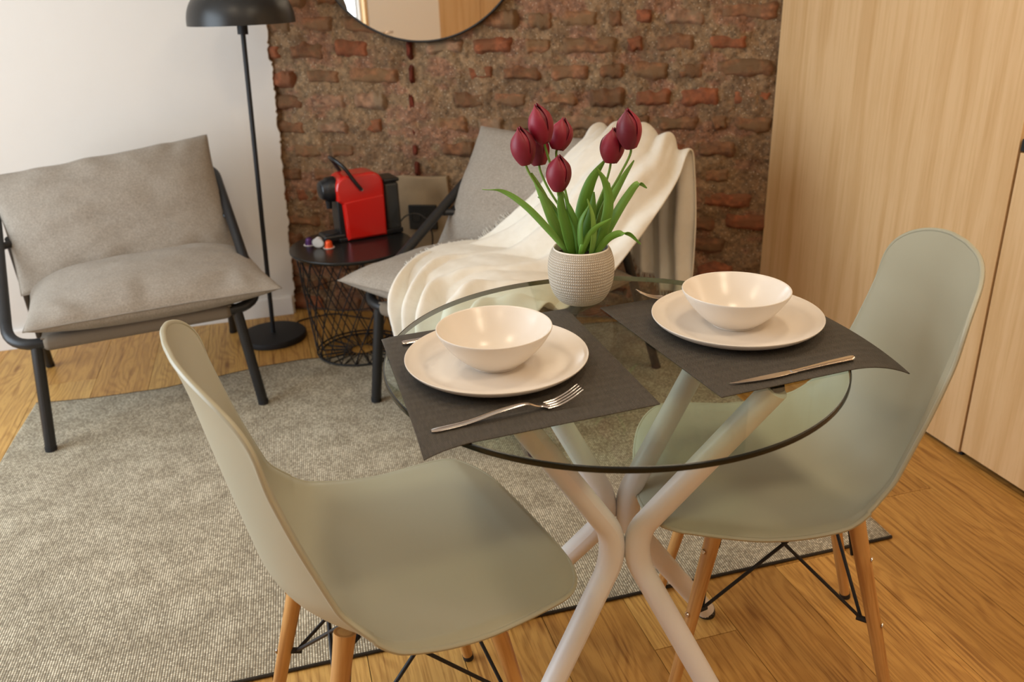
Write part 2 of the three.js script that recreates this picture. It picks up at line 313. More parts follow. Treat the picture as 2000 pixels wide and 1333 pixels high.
{ // old exposed brick
  const w = struct('wall_back_right', 'old exposed brick wall with crumbling mortar behind the armchair', 'wall', BRICK_X, 0, BRICK_Z, BRICK_TURN);
  part(w, 'wall_core', box(2.06, CEIL, 0.18, 0.87, CEIL / 2, -0.13), M.mortar);
  const s0 = -0.16, s1 = 1.915;
  const mz = (s, y) => -0.0125 + 0.038 * (fbm(s * 7 + 20, y * 8 + 3, 3, 4096, 4096, 81) - 0.5) + 0.02 * (fbm(s * 18 + 7, y * 24 + 2, 3, 4096, 4096, 83) - 0.5) + 0.014 * (fbm(s * 34 + 9, y * 34, 3, 4096, 4096, 82) - 0.5);
  const mg = gridSurf((a, b) => { const s = lerp(s0, s1, a), y = b * CEIL; return V(s, y, mz(s, y)); }, 300, 330); planarUV(mg, 'x', 'y');
  part(w, 'mortar_bed', mg, M.mortar);
  // brick fronts, a few shapes for each length
  const shapes = {};
  const brickGeo = (L, H, k) => {
    const g = gridSurf((a, b) => {
      const cx = 0.017, ex = Math.min(a, 1 - a) * L, ey = Math.min(b, 1 - b) * H;
      const round = sstep(0, cx, ex) * sstep(0, cx, ey);
      const x = (a - 0.5) * L + 0.016 * (fbm(b * 4 + k * 5, a * 3 + k, 2, 4096, 4096, 91) - 0.5), y = (b - 0.5) * H + 0.02 * (fbm(a * 5 + k * 9, b * 2, 2, 4096, 4096, 92) - 0.5);
      return V(x, y, -0.034 + 0.034 * round + 0.02 * (fbm(a * L * 22 + k * 7, b * H * 22, 3, 4096, 4096, 93 + k) - 0.5));
    }, 16, 8);
    return planarUV(g, 'x', 'y', k * 0.137, k * 0.091);
  };
  const kinds = [0.075, 0.11, 0.14, 0.155, 0.21];
  kinds.forEach((L, i) => { shapes[i] = [0, 1, 2, 3].map((k) => brickGeo(L, 0.072, i * 4 + k)); });
  let n = 0; const far = [];
  for (let row = -9; row < 18; row++) {
    const y = 0.87 + row * 0.0935 + 0.0; if (y < 0.02 || y > CEIL - 0.02) continue;
    let s = -0.08 + (row & 1 ? 0.06 : 0) + rr(-0.03, 0.03);
    while (s < 1.8) {
      const q = rnd(), i = q < 0.13 ? 0 : q < 0.3 ? 1 : q < 0.6 ? 2 : q < 0.86 ? 3 : 4, L = kinds[i];
      const c = s + L / 2, yy = y + rr(-0.006, 0.006);
      s += L + rr(0.014, 0.034);
      const mid = Math.abs(c - 0.575) < L / 2 + 0.018 && y > 0.52 && y < 1.12;
      if (mid || (c + L / 2 > 0.39 && c - L / 2 < 0.70 && y > 0.2 && y < 0.6)) continue;
      const g = shapes[i][Math.floor(rnd() * 4)], dz = rr(-0.005, 0.006), tilt = rr(-0.02, 0.02), mm = brickMats[Math.floor(rnd() * brickMats.length)];
      if (y > 1.62) { const h = g.clone(); h.rotateZ(tilt); h.translate(c, yy, dz); far.push(h); continue; }
      const o = part(w, n ? `brick_${String(n).padStart(3, '0')}` : 'brick', g, mm); n++;
      o.position.set(c, yy, dz); o.rotation.z = tilt; o.scale.y = rr(0.88, 1.08);
    }
  }
  const up = part(w, 'upper_bricks', merge(far), brickMats[1]); up.userData.kind = 'stuff';
  // upright chase with broken dark red brick ends
  const chaseMat = mat({ color: 0xb5654a, map: brickMap, roughness: 0.95, bumpMap: brickBump, bumpScale: 0.006 });
  [[0.577, 1.055, 0.06], [0.58, 0.965, 0.055], [0.574, 0.86, 0.07], [0.577, 0.765, 0.05], [0.572, 0.685, 0.05], [0.574, 0.61, 0.05]].forEach(([s, y, h], k) => {
    const o = part(w, k ? `brick_end_${String(k).padStart(3, '0')}` : 'brick_end', shapes[0][k % 4], chaseMat); o.position.set(s, y, -0.002); o.scale.set(0.36, 1.3 * h / 0.072, 1);
  });
  // smooth cement patch round the sockets
  const ps = new THREE.Shape(); ps.moveTo(0.395, 0.22);
  for (const [x, y] of [[0.69, 0.23], [0.684, 0.4], [0.697, 0.5], [0.692, 0.578], [0.6, 0.574], [0.52, 0.58], [0.45, 0.57], [0.392, 0.576], [0.39, 0.4]]) ps.lineTo(x, y);
  ps.closePath();
  const pg = new THREE.ExtrudeGeometry(ps, { depth: 0.016, bevelEnabled: true, bevelThickness: 0.005, bevelSize: 0.006, bevelSegments: 2 }); pg.translate(0, 0, -0.008); boxUV(pg);
  part(w, 'cement_patch', pg, M.patch, 'smooth beige cement patch around the black sockets');
}
// sockets on the cement patch
[[0.594, 0.114, 'black double wall socket on the cement patch, beside the armchair rail', 0.423], [0.446, 0.078, 'black wall socket partly hidden behind the red coffee machine', 0.422]].forEach(([s, wd, label, y]) => {
  const o = thing('wall_socket', label, 'socket', BRICK_X + s * Math.cos(BRICK_TURN) + 0.021 * Math.sin(BRICK_TURN), y, BRICK_Z - s * Math.sin(BRICK_TURN) + 0.021 * Math.cos(BRICK_TURN), BRICK_TURN);
  part(o, 'plate', box(wd, 0.098, 0.016, 0, 0, 0, 0.004), M.black);
  const n = wd > 0.1 ? 2 : 1;
  for (let k = 0; k < n; k++) { const g = new THREE.CylinderGeometry(0.019, 0.021, 0.004, 28, 1, true); g.rotateX(Math.PI / 2); g.translate((k - (n - 1) / 2) * 0.052, 0, 0.009); part(o, 'socket_ring', g, M.blackMatte); }
});
{ // remaining walls, out of frame: left with window, door and cupboard, rear, right
  const l = roomStruct('wall_left', 'white wall with a tall window on the left side of the room', 'wall');
  const win = [0.7, 2.6, 0.2, 2.3];
  part(l, 'wall_panel', merge([box(0.2, CEIL, 0.9, LEFT_X - 0.1, CEIL / 2, win[0] - 0.45), box(0.2, CEIL, 3.48 - win[1], LEFT_X - 0.1, CEIL / 2, (3.48 + win[1]) / 2), box(0.2, CEIL - 2.4, REAR_Z - 3.48, LEFT_X - 0.1, (CEIL + 2.4) / 2, (REAR_Z + 3.48) / 2), box(0.2, win[2], win[1] - win[0], LEFT_X - 0.1, win[2] / 2, (win[0] + win[1]) / 2), box(0.2, CEIL - win[3], win[1] - win[0], LEFT_X - 0.1, (CEIL + win[3]) / 2, (win[0] + win[1]) / 2)]), M.plaster);
  const w = roomStruct('window_1', 'tall white framed window letting in daylight from the left', 'window');
  const zc = (win[0] + win[1]) / 2, yc = (win[2] + win[3]) / 2, wz = win[1] - win[0], wy = win[3] - win[2];
  part(w, 'window_frame', merge([box(0.06, wy, 0.05, LEFT_X - 0.12, yc, win[0] + 0.025), box(0.06, wy, 0.05, LEFT_X - 0.12, yc, win[1] - 0.025), box(0.06, wy, 0.06, LEFT_X - 0.12, yc, zc), box(0.06, 0.05, wz, LEFT_X - 0.12, win[2] + 0.025, zc), box(0.06, 0.05, wz, LEFT_X - 0.12, win[3] - 0.025, zc)]), M.paint);
  const glass = phys({ color: 0xffffff, roughness: 0, transmission: 1, thickness: 0, ior: 1.45 });
  for (const s of [-1, 1]) part(w, 'pane', new THREE.PlaneGeometry(wz / 2 - 0.06, wy - 0.1).rotateY(Math.PI / 2).translate(LEFT_X - 0.12, yc, zc + s * (wz / 4)), glass);
  const t = roomStruct('trim_1', 'oak trim between window and white door', 'trim');
  part(t, 'trim_strip', boxUV(box(0.035, 2.3, 0.03, LEFT_X + 0.0175, 1.15, 2.634), 0, 0), M.cupboard);
  const d = roomStruct('door_1', 'plain white door in the left wall', 'door');
  part(d, 'door_leaf', box(0.04, 2.3, 0.81, LEFT_X + 0.02, 1.15, 3.06), mat({ color: 0xf0ebe6, roughness: 0.6 }));
  const h = part(d, 'door_handle', sweep([V(LEFT_X + 0.04, 0.95, 2.72), V(LEFT_X + 0.09, 0.95, 2.72), V(LEFT_X + 0.09, 0.95, 2.84)], 0.008), M.steel);
  const r = roomStruct('wall_rear', 'white wall behind the viewer', 'wall');
  part(r, 'wall_panel', box(4.8, CEIL, 0.2, 0.2, CEIL / 2, REAR_Z + 0.1), M.plaster);
  const q = roomStruct('wall_right', 'white wall behind the cupboards', 'wall');
  part(q, 'wall_panel', box(0.2, CEIL, 6.2, CLOSET_X + 0.72, CEIL / 2, 2.45), M.plaster);
  const wr = thing('wardrobe', 'tall oak wardrobe against the left wall beside the white door', 'wardrobe', OX, 0, OZ, ROOM_TURN);
  part(wr, 'carcass', boxUV(box(0.5, 2.39, REAR_Z - 3.50, LEFT_X - 0.26, 1.196, (REAR_Z + 3.49) / 2)), M.cupboard);
  for (let k = 0; k < 3; k++) part(wr, 'door', boxUV(box(0.018, 2.33, 0.56, LEFT_X - 0.0, 1.22, 3.775 + k * 0.568), k * 0.3), M.cupboard);
}
{ // tall oak cupboard front and kitchen base unit on the right
  const c = thing('tall_cupboard', 'tall pale oak cupboard panel meeting the brick wall', 'cupboard', OX, 0, OZ, ROOM_TURN);
  const z0 = CORNER_Z + 0.004, z1 = 1.874;
  part(c, 'panel', boxUV(box(0.02, CEIL - 0.02, z1 - z0, CLOSET_X + 0.01, CEIL / 2 + 0.002, (z0 + z1) / 2, 0.0015), 0.13, 0.0), M.cupboard);
  part(c, 'carcass', boxUV(box(0.55, CEIL - 0.03, z1 - z0 - 0.01, CLOSET_X + 0.3, CEIL / 2, (z0 + z1) / 2)), M.cupboardInside);
  part(c, 'plinth', box(0.03, 0.012, z1 - z0, CLOSET_X + 0.03, 0.006, (z0 + z1) / 2), M.blackMatte);
  const k = thing('kitchen_base_unit', 'pale oak kitchen base cupboard under a black worktop at right edge', 'cupboard', OX, 0, OZ, ROOM_TURN);
  const H = 0.857;
  part(k, 'carcass', boxUV(box(0.54, H - 0.08, 2.4, CLOSET_X + 0.3, 0.06 + (H - 0.08) / 2, 1.88 + 1.2)), M.cupboardInside);
  part(k, 'plinth', box(0.02, 0.06, 2.4, CLOSET_X + 0.05, 0.03, 1.88 + 1.2), M.blackMatte);
  for (let i = 0; i < 4; i++) part(k, 'door', boxUV(box(0.02, H - 0.024, 0.596, CLOSET_X + 0.01, 0.02 + (H - 0.02) / 2, 1.88 + 0.3 + i * 0.6, 0.0015), 0.31 * i + 0.4, 0.2), M.cupboard);
  const t = thing('worktop', 'black kitchen worktop on the oak base cupboard at right edge', 'worktop', OX, 0, OZ, ROOM_TURN);
  part(t, 'slab', box(0.6, 0.03, 2.4, CLOSET_X + 0.3, H + 0.015 + 0.001, 1.88 + 1.2, 0.002), M.black);
  const sp = thing('splashback', 'oak splashback panel behind the black worktop', 'panel', OX, 0, OZ, ROOM_TURN);
  part(sp, 'board', boxUV(box(0.018, 0.6, 2.4, CLOSET_X + 0.585, H + 0.032 + 0.3, 1.88 + 1.2)), M.cupboard);
  const u = thing('kitchen_wall_unit', 'oak kitchen wall cupboard above the worktop', 'cupboard', OX, 0, OZ, ROOM_TURN);
  part(u, 'carcass', boxUV(box(0.34, 0.9, 2.4, CLOSET_X + 0.44, 1.5 + 0.45, 1.88 + 1.2)), M.cupboard);
  const [lx, lz] = roomToWorld(CLOSET_X + 0.35, 3.08);
  const st = thing('under_cabinet_light', 'thin warm light strip under the kitchen wall cupboard', 'lamp', lx, 1.49, lz, ROOM_TURN);
  part(st, 'light_strip', box(0.02, 0.01, 2.2, 0, 0, 0), mat({ color: 0xffffff, emissive: WARM, emissiveIntensity: 2 }));
  const ra = new THREE.RectAreaLight(WARM, 30, 0.03, 2.2); ra.position.set(lx, 1.482, lz); ra.rotation.set(-Math.PI / 2, 0, ROOM_TURN, 'XYZ'); ra.castShadow = true; ra.name = 'under_cabinet_glow'; scene.add(ra);
}
// round ceiling lamps, warm
[[-0.55, 2.1, 'round warm ceiling lamp above the grey armchair'], [0.9, 2.25, 'round warm ceiling lamp above the glass table'], [0.95, 3.6, 'round warm ceiling lamp above the kitchen floor', 1.6], [-0.6, 3.8, 'round warm ceiling lamp near the white door']].forEach(([X, Z, label, k = 1]) => {
  const [x, z] = roomToWorld(X, Z);
  const o = thing('ceiling_lamp', label, 'lamp', x, CEIL, z);
  part(o, 'lamp_ring', lathe([[0.15, 0], [0.175, 0], [0.175, -0.045], [0.15, -0.045], [0.15, 0]], 48), M.paint);
  part(o, 'lamp_diffuser', new THREE.CylinderGeometry(0.15, 0.15, 0.03, 48).translate(0, -0.02, 0), mat({ color: 0xffffff, emissive: WARM, emissiveIntensity: 2.5 }));
  const l = new THREE.RectAreaLight(WARM, LAMP_POWER * k, 0.27, 0.27); l.position.set(x, CEIL - 0.05, z); l.rotation.x = -Math.PI / 2; l.castShadow = true; l.name = 'ceiling_lamp_glow'; scene.add(l);
});

// ---------------------------------------------------------------- rug
{
  // 2.3 by 1.55 m; e along the long side, f towards the viewer
  const A = V(-1.622, 0, -2.585), E = V(2.19, 0, -0.588), F = V(0.338, 0, 1.469);
  const r = thing('woven_rug', 'flat woven cream and charcoal rug under table and armchairs', 'rug', A.x, 0, A.z);
  const mid = (a, b) => {
    const wob = 0.012 * (fbm(a * 14, 3, 2, 4096, 4096, 101) - 0.5) * 2, back = (1 - b) * (1 - b) * (0.035 * Math.sin(a * 9 + 1) * Math.sin(a * 5) - 0.015);
    const lift = 0.0045 + 0.0035 * Math.pow(Math.max(0, fbm(a * 7 + 2, b * 5, 3, 4096, 4096, 103) - 0.42) * 3, 1.5) * sstep(0, 0.04, b) * (1 - sstep(0.96, 1, b));
    return V(E.x * a + F.x * (b + back), lift, E.z * a + F.z * (b + back) + wob * (1 - b));
  };
  const g = sheet(mid, 200, 150, 0.006, 2.27, 1.55); part(r, 'weave', g, M.rug);
  for (const [b0, nm] of [[1, 'bound_edge'], [0, 'bound_edge']]) {
    const pts = []; for (let i = 0; i <= 120; i++) { const p = mid(i / 120, b0); p.y = 0.0045; pts.push(p); }
    part(r, nm, sweep(pts, 0.0032, 0.0042, 8), M.rugEdge);
  }
}

// ---------------------------------------------------------------- armchairs
// cushion from four corners (front-left, front-right, back-right, back-left as seen from its face) and a fullness
function pillow(c00, c10, c11, c01, T, wr, sd) {
  const ctr = c00.clone().add(c10).add(c11).add(c01).multiplyScalar(0.25);
  const n = c10.clone().sub(c00).cross(c01.clone().sub(c00)).normalize();
  const P = (a, b, side) => {   // a, b in -1..1
    const pin = 0.045, sa = a * (1 - pin * (1 - b * b)), sb = b * (1 - pin * (1 - a * a));
    const u = (sa + 1) / 2, v = (sb + 1) / 2;
    const p = c00.clone().multiplyScalar((1 - u) * (1 - v)).addScaledVector(c10, u * (1 - v)).addScaledVector(c11, u * v).addScaledVector(c01, (1 - u) * v);
    const e = Math.pow(Math.max(0, (1 - Math.pow(Math.abs(a), 2.4)) * (1 - Math.pow(Math.abs(b), 2.4))), 0.48);
    const edgeW = 1 - e;
    const crease = wr * (fbm(a * 1.5 + sd, b * 2.4 + sd, 3, 4096, 4096, 111 + sd) - 0.5) * (0.35 + 0.65 * e) + wr * 0.16 * Math.sin((a * 9 + 3 * fbm(b * 2 + sd, a * 2, 2, 4096, 4096, 117 + sd) * 2) * 1.4) * Math.exp(-Math.pow((Math.abs(b) - 0.86) * 5, 2)) * sstep(0, 0.3, 1 - Math.abs(a));
    return p.addScaledVector(n, side * T * e + (side > 0 ? crease * sstep(0, 0.25, e) : 0) + 0.12 * crease * edgeW);
  };
  const N = 56, K = 44, w = c10.distanceTo(c00), h = c01.distanceTo(c00);
  const map = (t) => { const s = t * 2 - 1; return Math.sign(s) * (1 - Math.pow(1 - Math.abs(s), 1.35)); };
  const top = gridSurf((a, b) => P(map(a), map(b), 1), N, K, w, h), bot = gridSurf((a, b) => P(map(1 - a), map(b), -0.85), N, K, w, h);
  const rim = []; for (let i = 0; i < 40; i++) rim.push(P(-1 + i / 20, -1, 0)); for (let i = 0; i < 40; i++) rim.push(P(1, -1 + i / 20, 0)); for (let i = 0; i < 40; i++) rim.push(P(1 - i / 20, 1, 0)); for (let i = 0; i < 40; i++) rim.push(P(-1, 1 - i / 20, 0));
  return { body: merge([top, bot]), seam: sweep(rim, 0.0022, null, 6, true), ctr, n, du: c10.clone().sub(c00), dv: c01.clone().sub(c00), T, P };
}
function armchair(name, label, x, z, turn, seat, back) {
  const o = thing(name, label, 'armchair', x, 0, z, turn, 'grey sling armchairs with black tube frames');
  const W = 0.358, R = 0.0165, fy = 0.345, fv = 0.35, ty = 0.682, tv = -0.305;
  // one closed tube: low front bar, two sloping side rails, high back bar
  const loop = fillet([V(-W, fy, fv), V(W, fy, fv), V(W, ty, tv), V(-W, ty, tv)], [0.09, 0.09, 0.07, 0.07], 8, true);
  const dense = []; loop.forEach((p, i) => { const q = loop[(i + 1) % loop.length], n = Math.max(1, Math.round(p.distanceTo(q) / 0.04)); for (let k = 0; k < n; k++) dense.push(p.clone().lerp(q, k / n)); });
  part(o, 'frame_tube', sweep(dense, R, null, 16, true), M.black);
  for (const s of [-1, 1]) {
    const leg = part(o, 'leg', rod(V(s * 0.285, fy + 0.004, fv - 0.004), V(s * 0.318, 0.017, fv + 0.02), 0.0165, 0.0165, 18), M.black);
    part(leg, 'foot_cap', rod(V(s * 0.318, 0.022, fv + 0.02), V(s * 0.3185, 0.0085, fv + 0.0208), 0.0175, 0.0165, 18), M.blackMatte);
    const rl = part(o, 'leg', rod(V(s * (W - 0.031), 0.56, -0.1), V(s * 0.335, 0.012, -0.36), 0.015, 0.015, 18), M.black);
    part(rl, 'foot_cap', rod(V(s * 0.335, 0.016, -0.358), V(s * 0.335, 0.0005, -0.3655), 0.016, 0.0155, 18), M.blackMatte);
    part(o, 'bracket', rod(V(s * W, 0.545, -0.065), V(s * (W - 0.034), 0.545, -0.09), 0.012, 0.012, 12), M.black);
  }
  part(o, 'seat_bar', rod(V(-0.3, 0.335, -0.19), V(0.3, 0.335, -0.19), 0.012, 0.012, 14), M.black);
  // fabric sling stretched from the front bar back and up to the top bar
  const path = fillet([V(0, fy + 0.018, fv + 0.012), V(0, fy + 0.005, fv - 0.04), V(0, 0.325, -0.13), V(0, ty - 0.02, tv - 0.018)], 0.1, 6);
  const sl = sheet((a, b) => { const t = b * (path.length - 1), i = Math.min(path.length - 2, Math.floor(t)), p = path[i].clone().lerp(path[i + 1], t - i); p.x = lerp(-0.27, 0.27, a); return p; }, 8, 40, 0.006, 0.54, 1.2);
  const slp = part(o, 'sling', sl, M.sling);
  part(slp, 'front_band', box(0.54, 0.046, 0.044, 0, fy - 0.001, fv + 0.001, 0.02), M.sling);
  const S = pillow(...seat.c.map((p) => V(...p)), seat.T, seat.wr, seat.sd), B = pillow(...back.c.map((p) => V(...p)), back.T, back.wr, back.sd);
  const sc = part(o, 'seat_cushion', S.body, M.cushion); part(sc, 'seam', S.seam, M.cushion);
  const bc = part(o, 'back_cushion', B.body, M.cushion); part(bc, 'seam', B.seam, M.cushion);
  return { o, S, B };
}
armchair('sling_armchair', 'grey cushioned armchair with black tube frame beside the floor lamp', -1.28, -2.74, 25 * Math.PI / 180,
  { c: [[-0.30, 0.418, 0.44], [0.42, 0.418, 0.44], [0.40, 0.395, -0.2], [-0.32, 0.39, -0.2]], T: 0.092, wr: 0.03, sd: 3 },
  { c: [[-0.325, 0.40, 0.02], [0.375, 0.40, 0.0], [0.352, 0.80, -0.285], [-0.37, 0.738, -0.25]], T: 0.085, wr: 0.034, sd: 9 });
const CH2 = { x: 0.02, z: -2.63, turn: -37 * Math.PI / 180 };
const chair2 = armchair('sling_armchair', 'grey cushioned armchair draped with a cream throw in front of the brick wall', CH2.x, CH2.z, CH2.turn,
  { c: [[-0.415, 0.42, 0.39], [0.31, 0.425, 0.43], [0.35, 0.395, -0.18], [-0.40, 0.39, -0.2]], T: 0.092, wr: 0.022, sd: 14 },
  { c: [[-0.40, 0.40, -0.06], [0.34, 0.40, -0.02], [0.37, 0.80, -0.285], [-0.353, 0.805, -0.298]], T: 0.08, wr: 0.024, sd: 21 });

// throw over the second armchair
{
  const o = thing('throw_blanket', 'cream fringed throw draped over back and seat of the armchair', 'blanket', CH2.x, 0, CH2.z, CH2.turn);
  // control rows from behind the back, over the top, down across the seat and over the front; four points across
  const rows = [
    [[0.10, 0.45, -0.40], [0.20, 0.36, -0.43], [0.31, 0.28, -0.44], [0.41, 0.24, -0.41]],
    [[0.10, 0.64, -0.41], [0.20, 0.60, -0.43], [0.31, 0.52, -0.44], [0.42, 0.47, -0.40]],
    [[0.10, 0.825, -0.34], [0.20, 0.83, -0.345], [0.33, 0.825, -0.345], [0.43, 0.77, -0.34]],
    [[0.105, 0.80, -0.235], [0.20, 0.82, -0.22], [0.34, 0.80, -0.22], [0.44, 0.70, -0.24]],
    [[0.06, 0.715, -0.15], [0.16, 0.73, -0.10], [0.31, 0.70, -0.08], [0.425, 0.60, -0.10]],
    [[0.00, 0.625, -0.09], [0.12, 0.61, 0.00], [0.27, 0.57, 0.03], [0.40, 0.51, 0.02]],
    [[-0.11, 0.525, -0.02], [0.03, 0.51, 0.08], [0.21, 0.50, 0.13], [0.37, 0.45, 0.12]],
    [[-0.19, 0.475, 0.09], [-0.05, 0.49, 0.18], [0.15, 0.49, 0.24], [0.34, 0.44, 0.25]],
    [[-0.195, 0.48, 0.25], [-0.06, 0.48, 0.34], [0.13, 0.48, 0.38], [0.32, 0.45, 0.40]],
    [[-0.135, 0.44, 0.42], [-0.02, 0.43, 0.455], [0.15, 0.43, 0.475], [0.32, 0.42, 0.48]],
    [[-0.095, 0.33, 0.45], [0.00, 0.31, 0.47], [0.16, 0.31, 0.485], [0.32, 0.31, 0.49]],
    [[-0.08, 0.22, 0.45], [0.01, 0.20, 0.47], [0.17, 0.19, 0.485], [0.31, 0.21, 0.49]],
  ].map((r) => r.map((p) => V(...p)));
  const colCurves = [0, 1, 2, 3].map((j) => new THREE.CatmullRomCurve3(rows.map((r) => r[j]), false, 'centripetal'));
  const push = (p, pil, gap) => {
    const q = p.clone().sub(pil.ctr), a = 2 * q.dot(pil.du) / pil.du.lengthSq(), b = 2 * q.dot(pil.dv) / pil.dv.lengthSq();
    if (Math.abs(a) >= 1.02 || Math.abs(b) >= 1.02) return;
    const h = q.dot(pil.n); if (h < -0.03) return;
    const sp = pil.P(clamp(a, -1, 1), clamp(b, -1, 1), 1).sub(pil.ctr).dot(pil.n) + gap;
    if (h < sp) p.addScaledVector(pil.n, sp - h);
  };
  const cloth = (a, b) => {
    const c = new THREE.CatmullRomCurve3(colCurves.map((k) => k.getPoint(b)), false, 'centripetal'), p = c.getPoint(a);
    const p2 = c.getPoint(Math.min(1, a + 0.02)), p1 = c.getPoint(Math.max(0, a - 0.02));
    const q2 = new THREE.CatmullRomCurve3(colCurves.map((k) => k.getPoint(Math.min(1, b + 0.01)))).getPoint(a), q1 = new THREE.CatmullRomCurve3(colCurves.map((k) => k.getPoint(Math.max(0, b - 0.01)))).getPoint(a);
    const n = p2.sub(p1).cross(q2.sub(q1)).normalize();
    const w = fbm(b * 5, 4, 2, 4096, 4096, 131) - 0.5, front = sstep(0.62, 0.8, b), tail = 1 - sstep(0.1, 0.25, b);
    const fold = Math.sin((a * (4.2 + 1.5 * front) + w * 1.6 + b * 0.9) * 6.283) * (0.008 + 0.014 * front * (0.5 + 0.5 * a) + 0.012 * tail + 0.012 * sstep(0.42, 0.6, b)) + 0.011 * Math.sin((a * 8.3 + w * 3 + b * 2) * 6.283) * (0.25 + 0.5 * front) + 0.016 * (fbm(a * 7 + 5, b * 12, 3, 4096, 4096, 133) - 0.5);
    p.addScaledVector(n, -(fold));
    push(p, chair2.S, 0.008); push(p, chair2.B, 0.008);
    return p;
  };
  const g = sheet(cloth, 96, 220, 0.005, 0.62, 1.9); part(o, 'cloth', g, M.throw);
  const fr = [];
  const strand = (p, d, len) => { const e = p.clone().addScaledVector(d, len).add(V(rr(-0.006, 0.006), rr(-0.008, 0.004), rr(-0.006, 0.006))); fr.push(sweep([p, p.clone().lerp(e, 0.5).add(V(rr(-0.004, 0.004), rr(-0.003, 0.003), rr(-0.004, 0.004))), e], (t) => 0.0022 * (1 - 0.5 * t), null, 4)); };
  for (let i = 0; i < 150; i++) { const b = lerp(0.5, 1, i / 150), p = cloth(0, b), d = p.clone().sub(cloth(0.03, b)).normalize(); strand(p, d, rr(0.012, 0.028)); }
  for (let i = 0; i < 120; i++) { const a = i / 119, p = cloth(a, 1), d = p.clone().sub(cloth(a, 0.985)).normalize(); strand(p, d, rr(0.02, 0.035)); }
  for (let i = 0; i < 90; i++) { const a = i / 89, p = cloth(a, 0), d = p.clone().sub(cloth(a, 0.015)).normalize(); strand(p, d, rr(0.02, 0.03)); }
  const f = part(o, 'fringe', merge(fr), M.throw); f.userData.kind = 'stuff';
}

// ---------------------------------------------------------------- floor lamp
{
  const o = thing('floor_lamp', 'black floor lamp with mushroom shade between armchair and brick wall', 'floor lamp', -0.945, 0, -3.13);
  part(o, 'base', lathe([[0, 0.0], [0.124, 0.0], [0.127, 0.003], [0.127, 0.021], [0.124, 0.025], [0.02, 0.027], [0, 0.027]], 64), M.blackMatte);
  const top = V(0.062, 1.32, 0);
  part(o, 'pole', rod(V(0, 0.02, 0), top, 0.0085, 0.0085, 16), M.blackMatte);
  const at = (y) => V(0.062 * (y - 0.02) / 1.3, y, 0);
  part(o, 'pole_collar', rod(at(1.138), at(1.175), 0.018, 0.018, 20), M.blackMatte);
  const yr = 1.172, out = [], inn = [];
  for (let i = 0; i <= 24; i++) { const t = i / 24 * Math.PI / 2; out.push([0.181 * Math.pow(Math.cos(t), 0.75), yr + 0.135 * Math.pow(Math.sin(t), 0.9)]); }
  for (let i = 24; i >= 0; i--) { const t = i / 24 * Math.PI / 2; inn.push([0.178 * Math.pow(Math.cos(t), 0.75), yr + 0.002 + 0.13 * Math.pow(Math.sin(t), 0.9)]); }
  const g = lathe([...out, ...inn, out[0]], 72); const c = at(1.18); g.translate(c.x, 0, 0);
  part(o, 'lamp_shade', g, M.lampBlack);
  part(o, 'finial', rod(at(1.3), at(1.325), 0.012, 0.008, 16), M.blackMatte);
  part(o, 'cord', sweep(new THREE.CatmullRomCurve3([V(0.09, 0.004, -0.09), V(0.06, 0.004, -0.16), V(0.12, 0.004, -0.21), V(0.2, 0.005, -0.235), V(0.27, 0.006, -0.20), V(0.36, 0.006, -0.16)]).getPoints(40), 0.003, null, 6), M.blackMatte);
}

// ---------------------------------------------------------------- wire side table with coffee machine
const ST = { x: -0.568, z: -2.972, y: 0.42 };
{
  const o = thing('wire_side_table', 'round black side table with wire basket base holding the coffee machine', 'side table', ST.x, 0, ST.z);
  part(o, 'table_top', lathe([[0, 0.406], [0.205, 0.406], [0.217, 0.408], [0.22, 0.412], [0.22, 0.417], [0.218, 0.42], [0.0, 0.42]], 72), phys({ color: 0x191817, roughness: 0.26 }));
  const w = [], r1 = 0.2, r0 = 0.168, yT = 0.405, yB = 0.016, N = 20, wr = 0.0021;
  const ring = (r, y, k = wr) => { const p = []; for (let i = 0; i < 60; i++) p.push(V(r * Math.cos(i / 60 * 6.2832), y, r * Math.sin(i / 60 * 6.2832))); w.push(sweep(p, k, null, 6, true)); };
  ring(r1, yT, 0.003); ring(r0, yB, 0.0035); ring(0.155, 0.008, 0.0035); ring(0.045, 0.008, 0.002); ring(0.185, 0.235, 0.0017);
  for (let i = 0; i < N; i++) for (const s of [-1, 1]) {
    const a0 = i / N * 6.2832, tw = s * 0.95, pts = [];
    for (let k = 0; k <= 12; k++) { const t = k / 12, a = a0 + tw * t, r = lerp(r1, r0, t); pts.push(V(r * Math.cos(a), lerp(yT, yB, t), r * Math.sin(a))); }
    const ae = a0 + tw; pts.push(V(0.155 * Math.cos(ae), 0.008, 0.155 * Math.sin(ae))); pts.push(V(0.045 * Math.cos(ae + s * 0.15), 0.008, 0.045 * Math.sin(ae + s * 0.15)));
    w.push(sweep(pts, wr, null, 5));
  }
  part(o, 'wire_basket', merge(w), M.blackMatte);
}
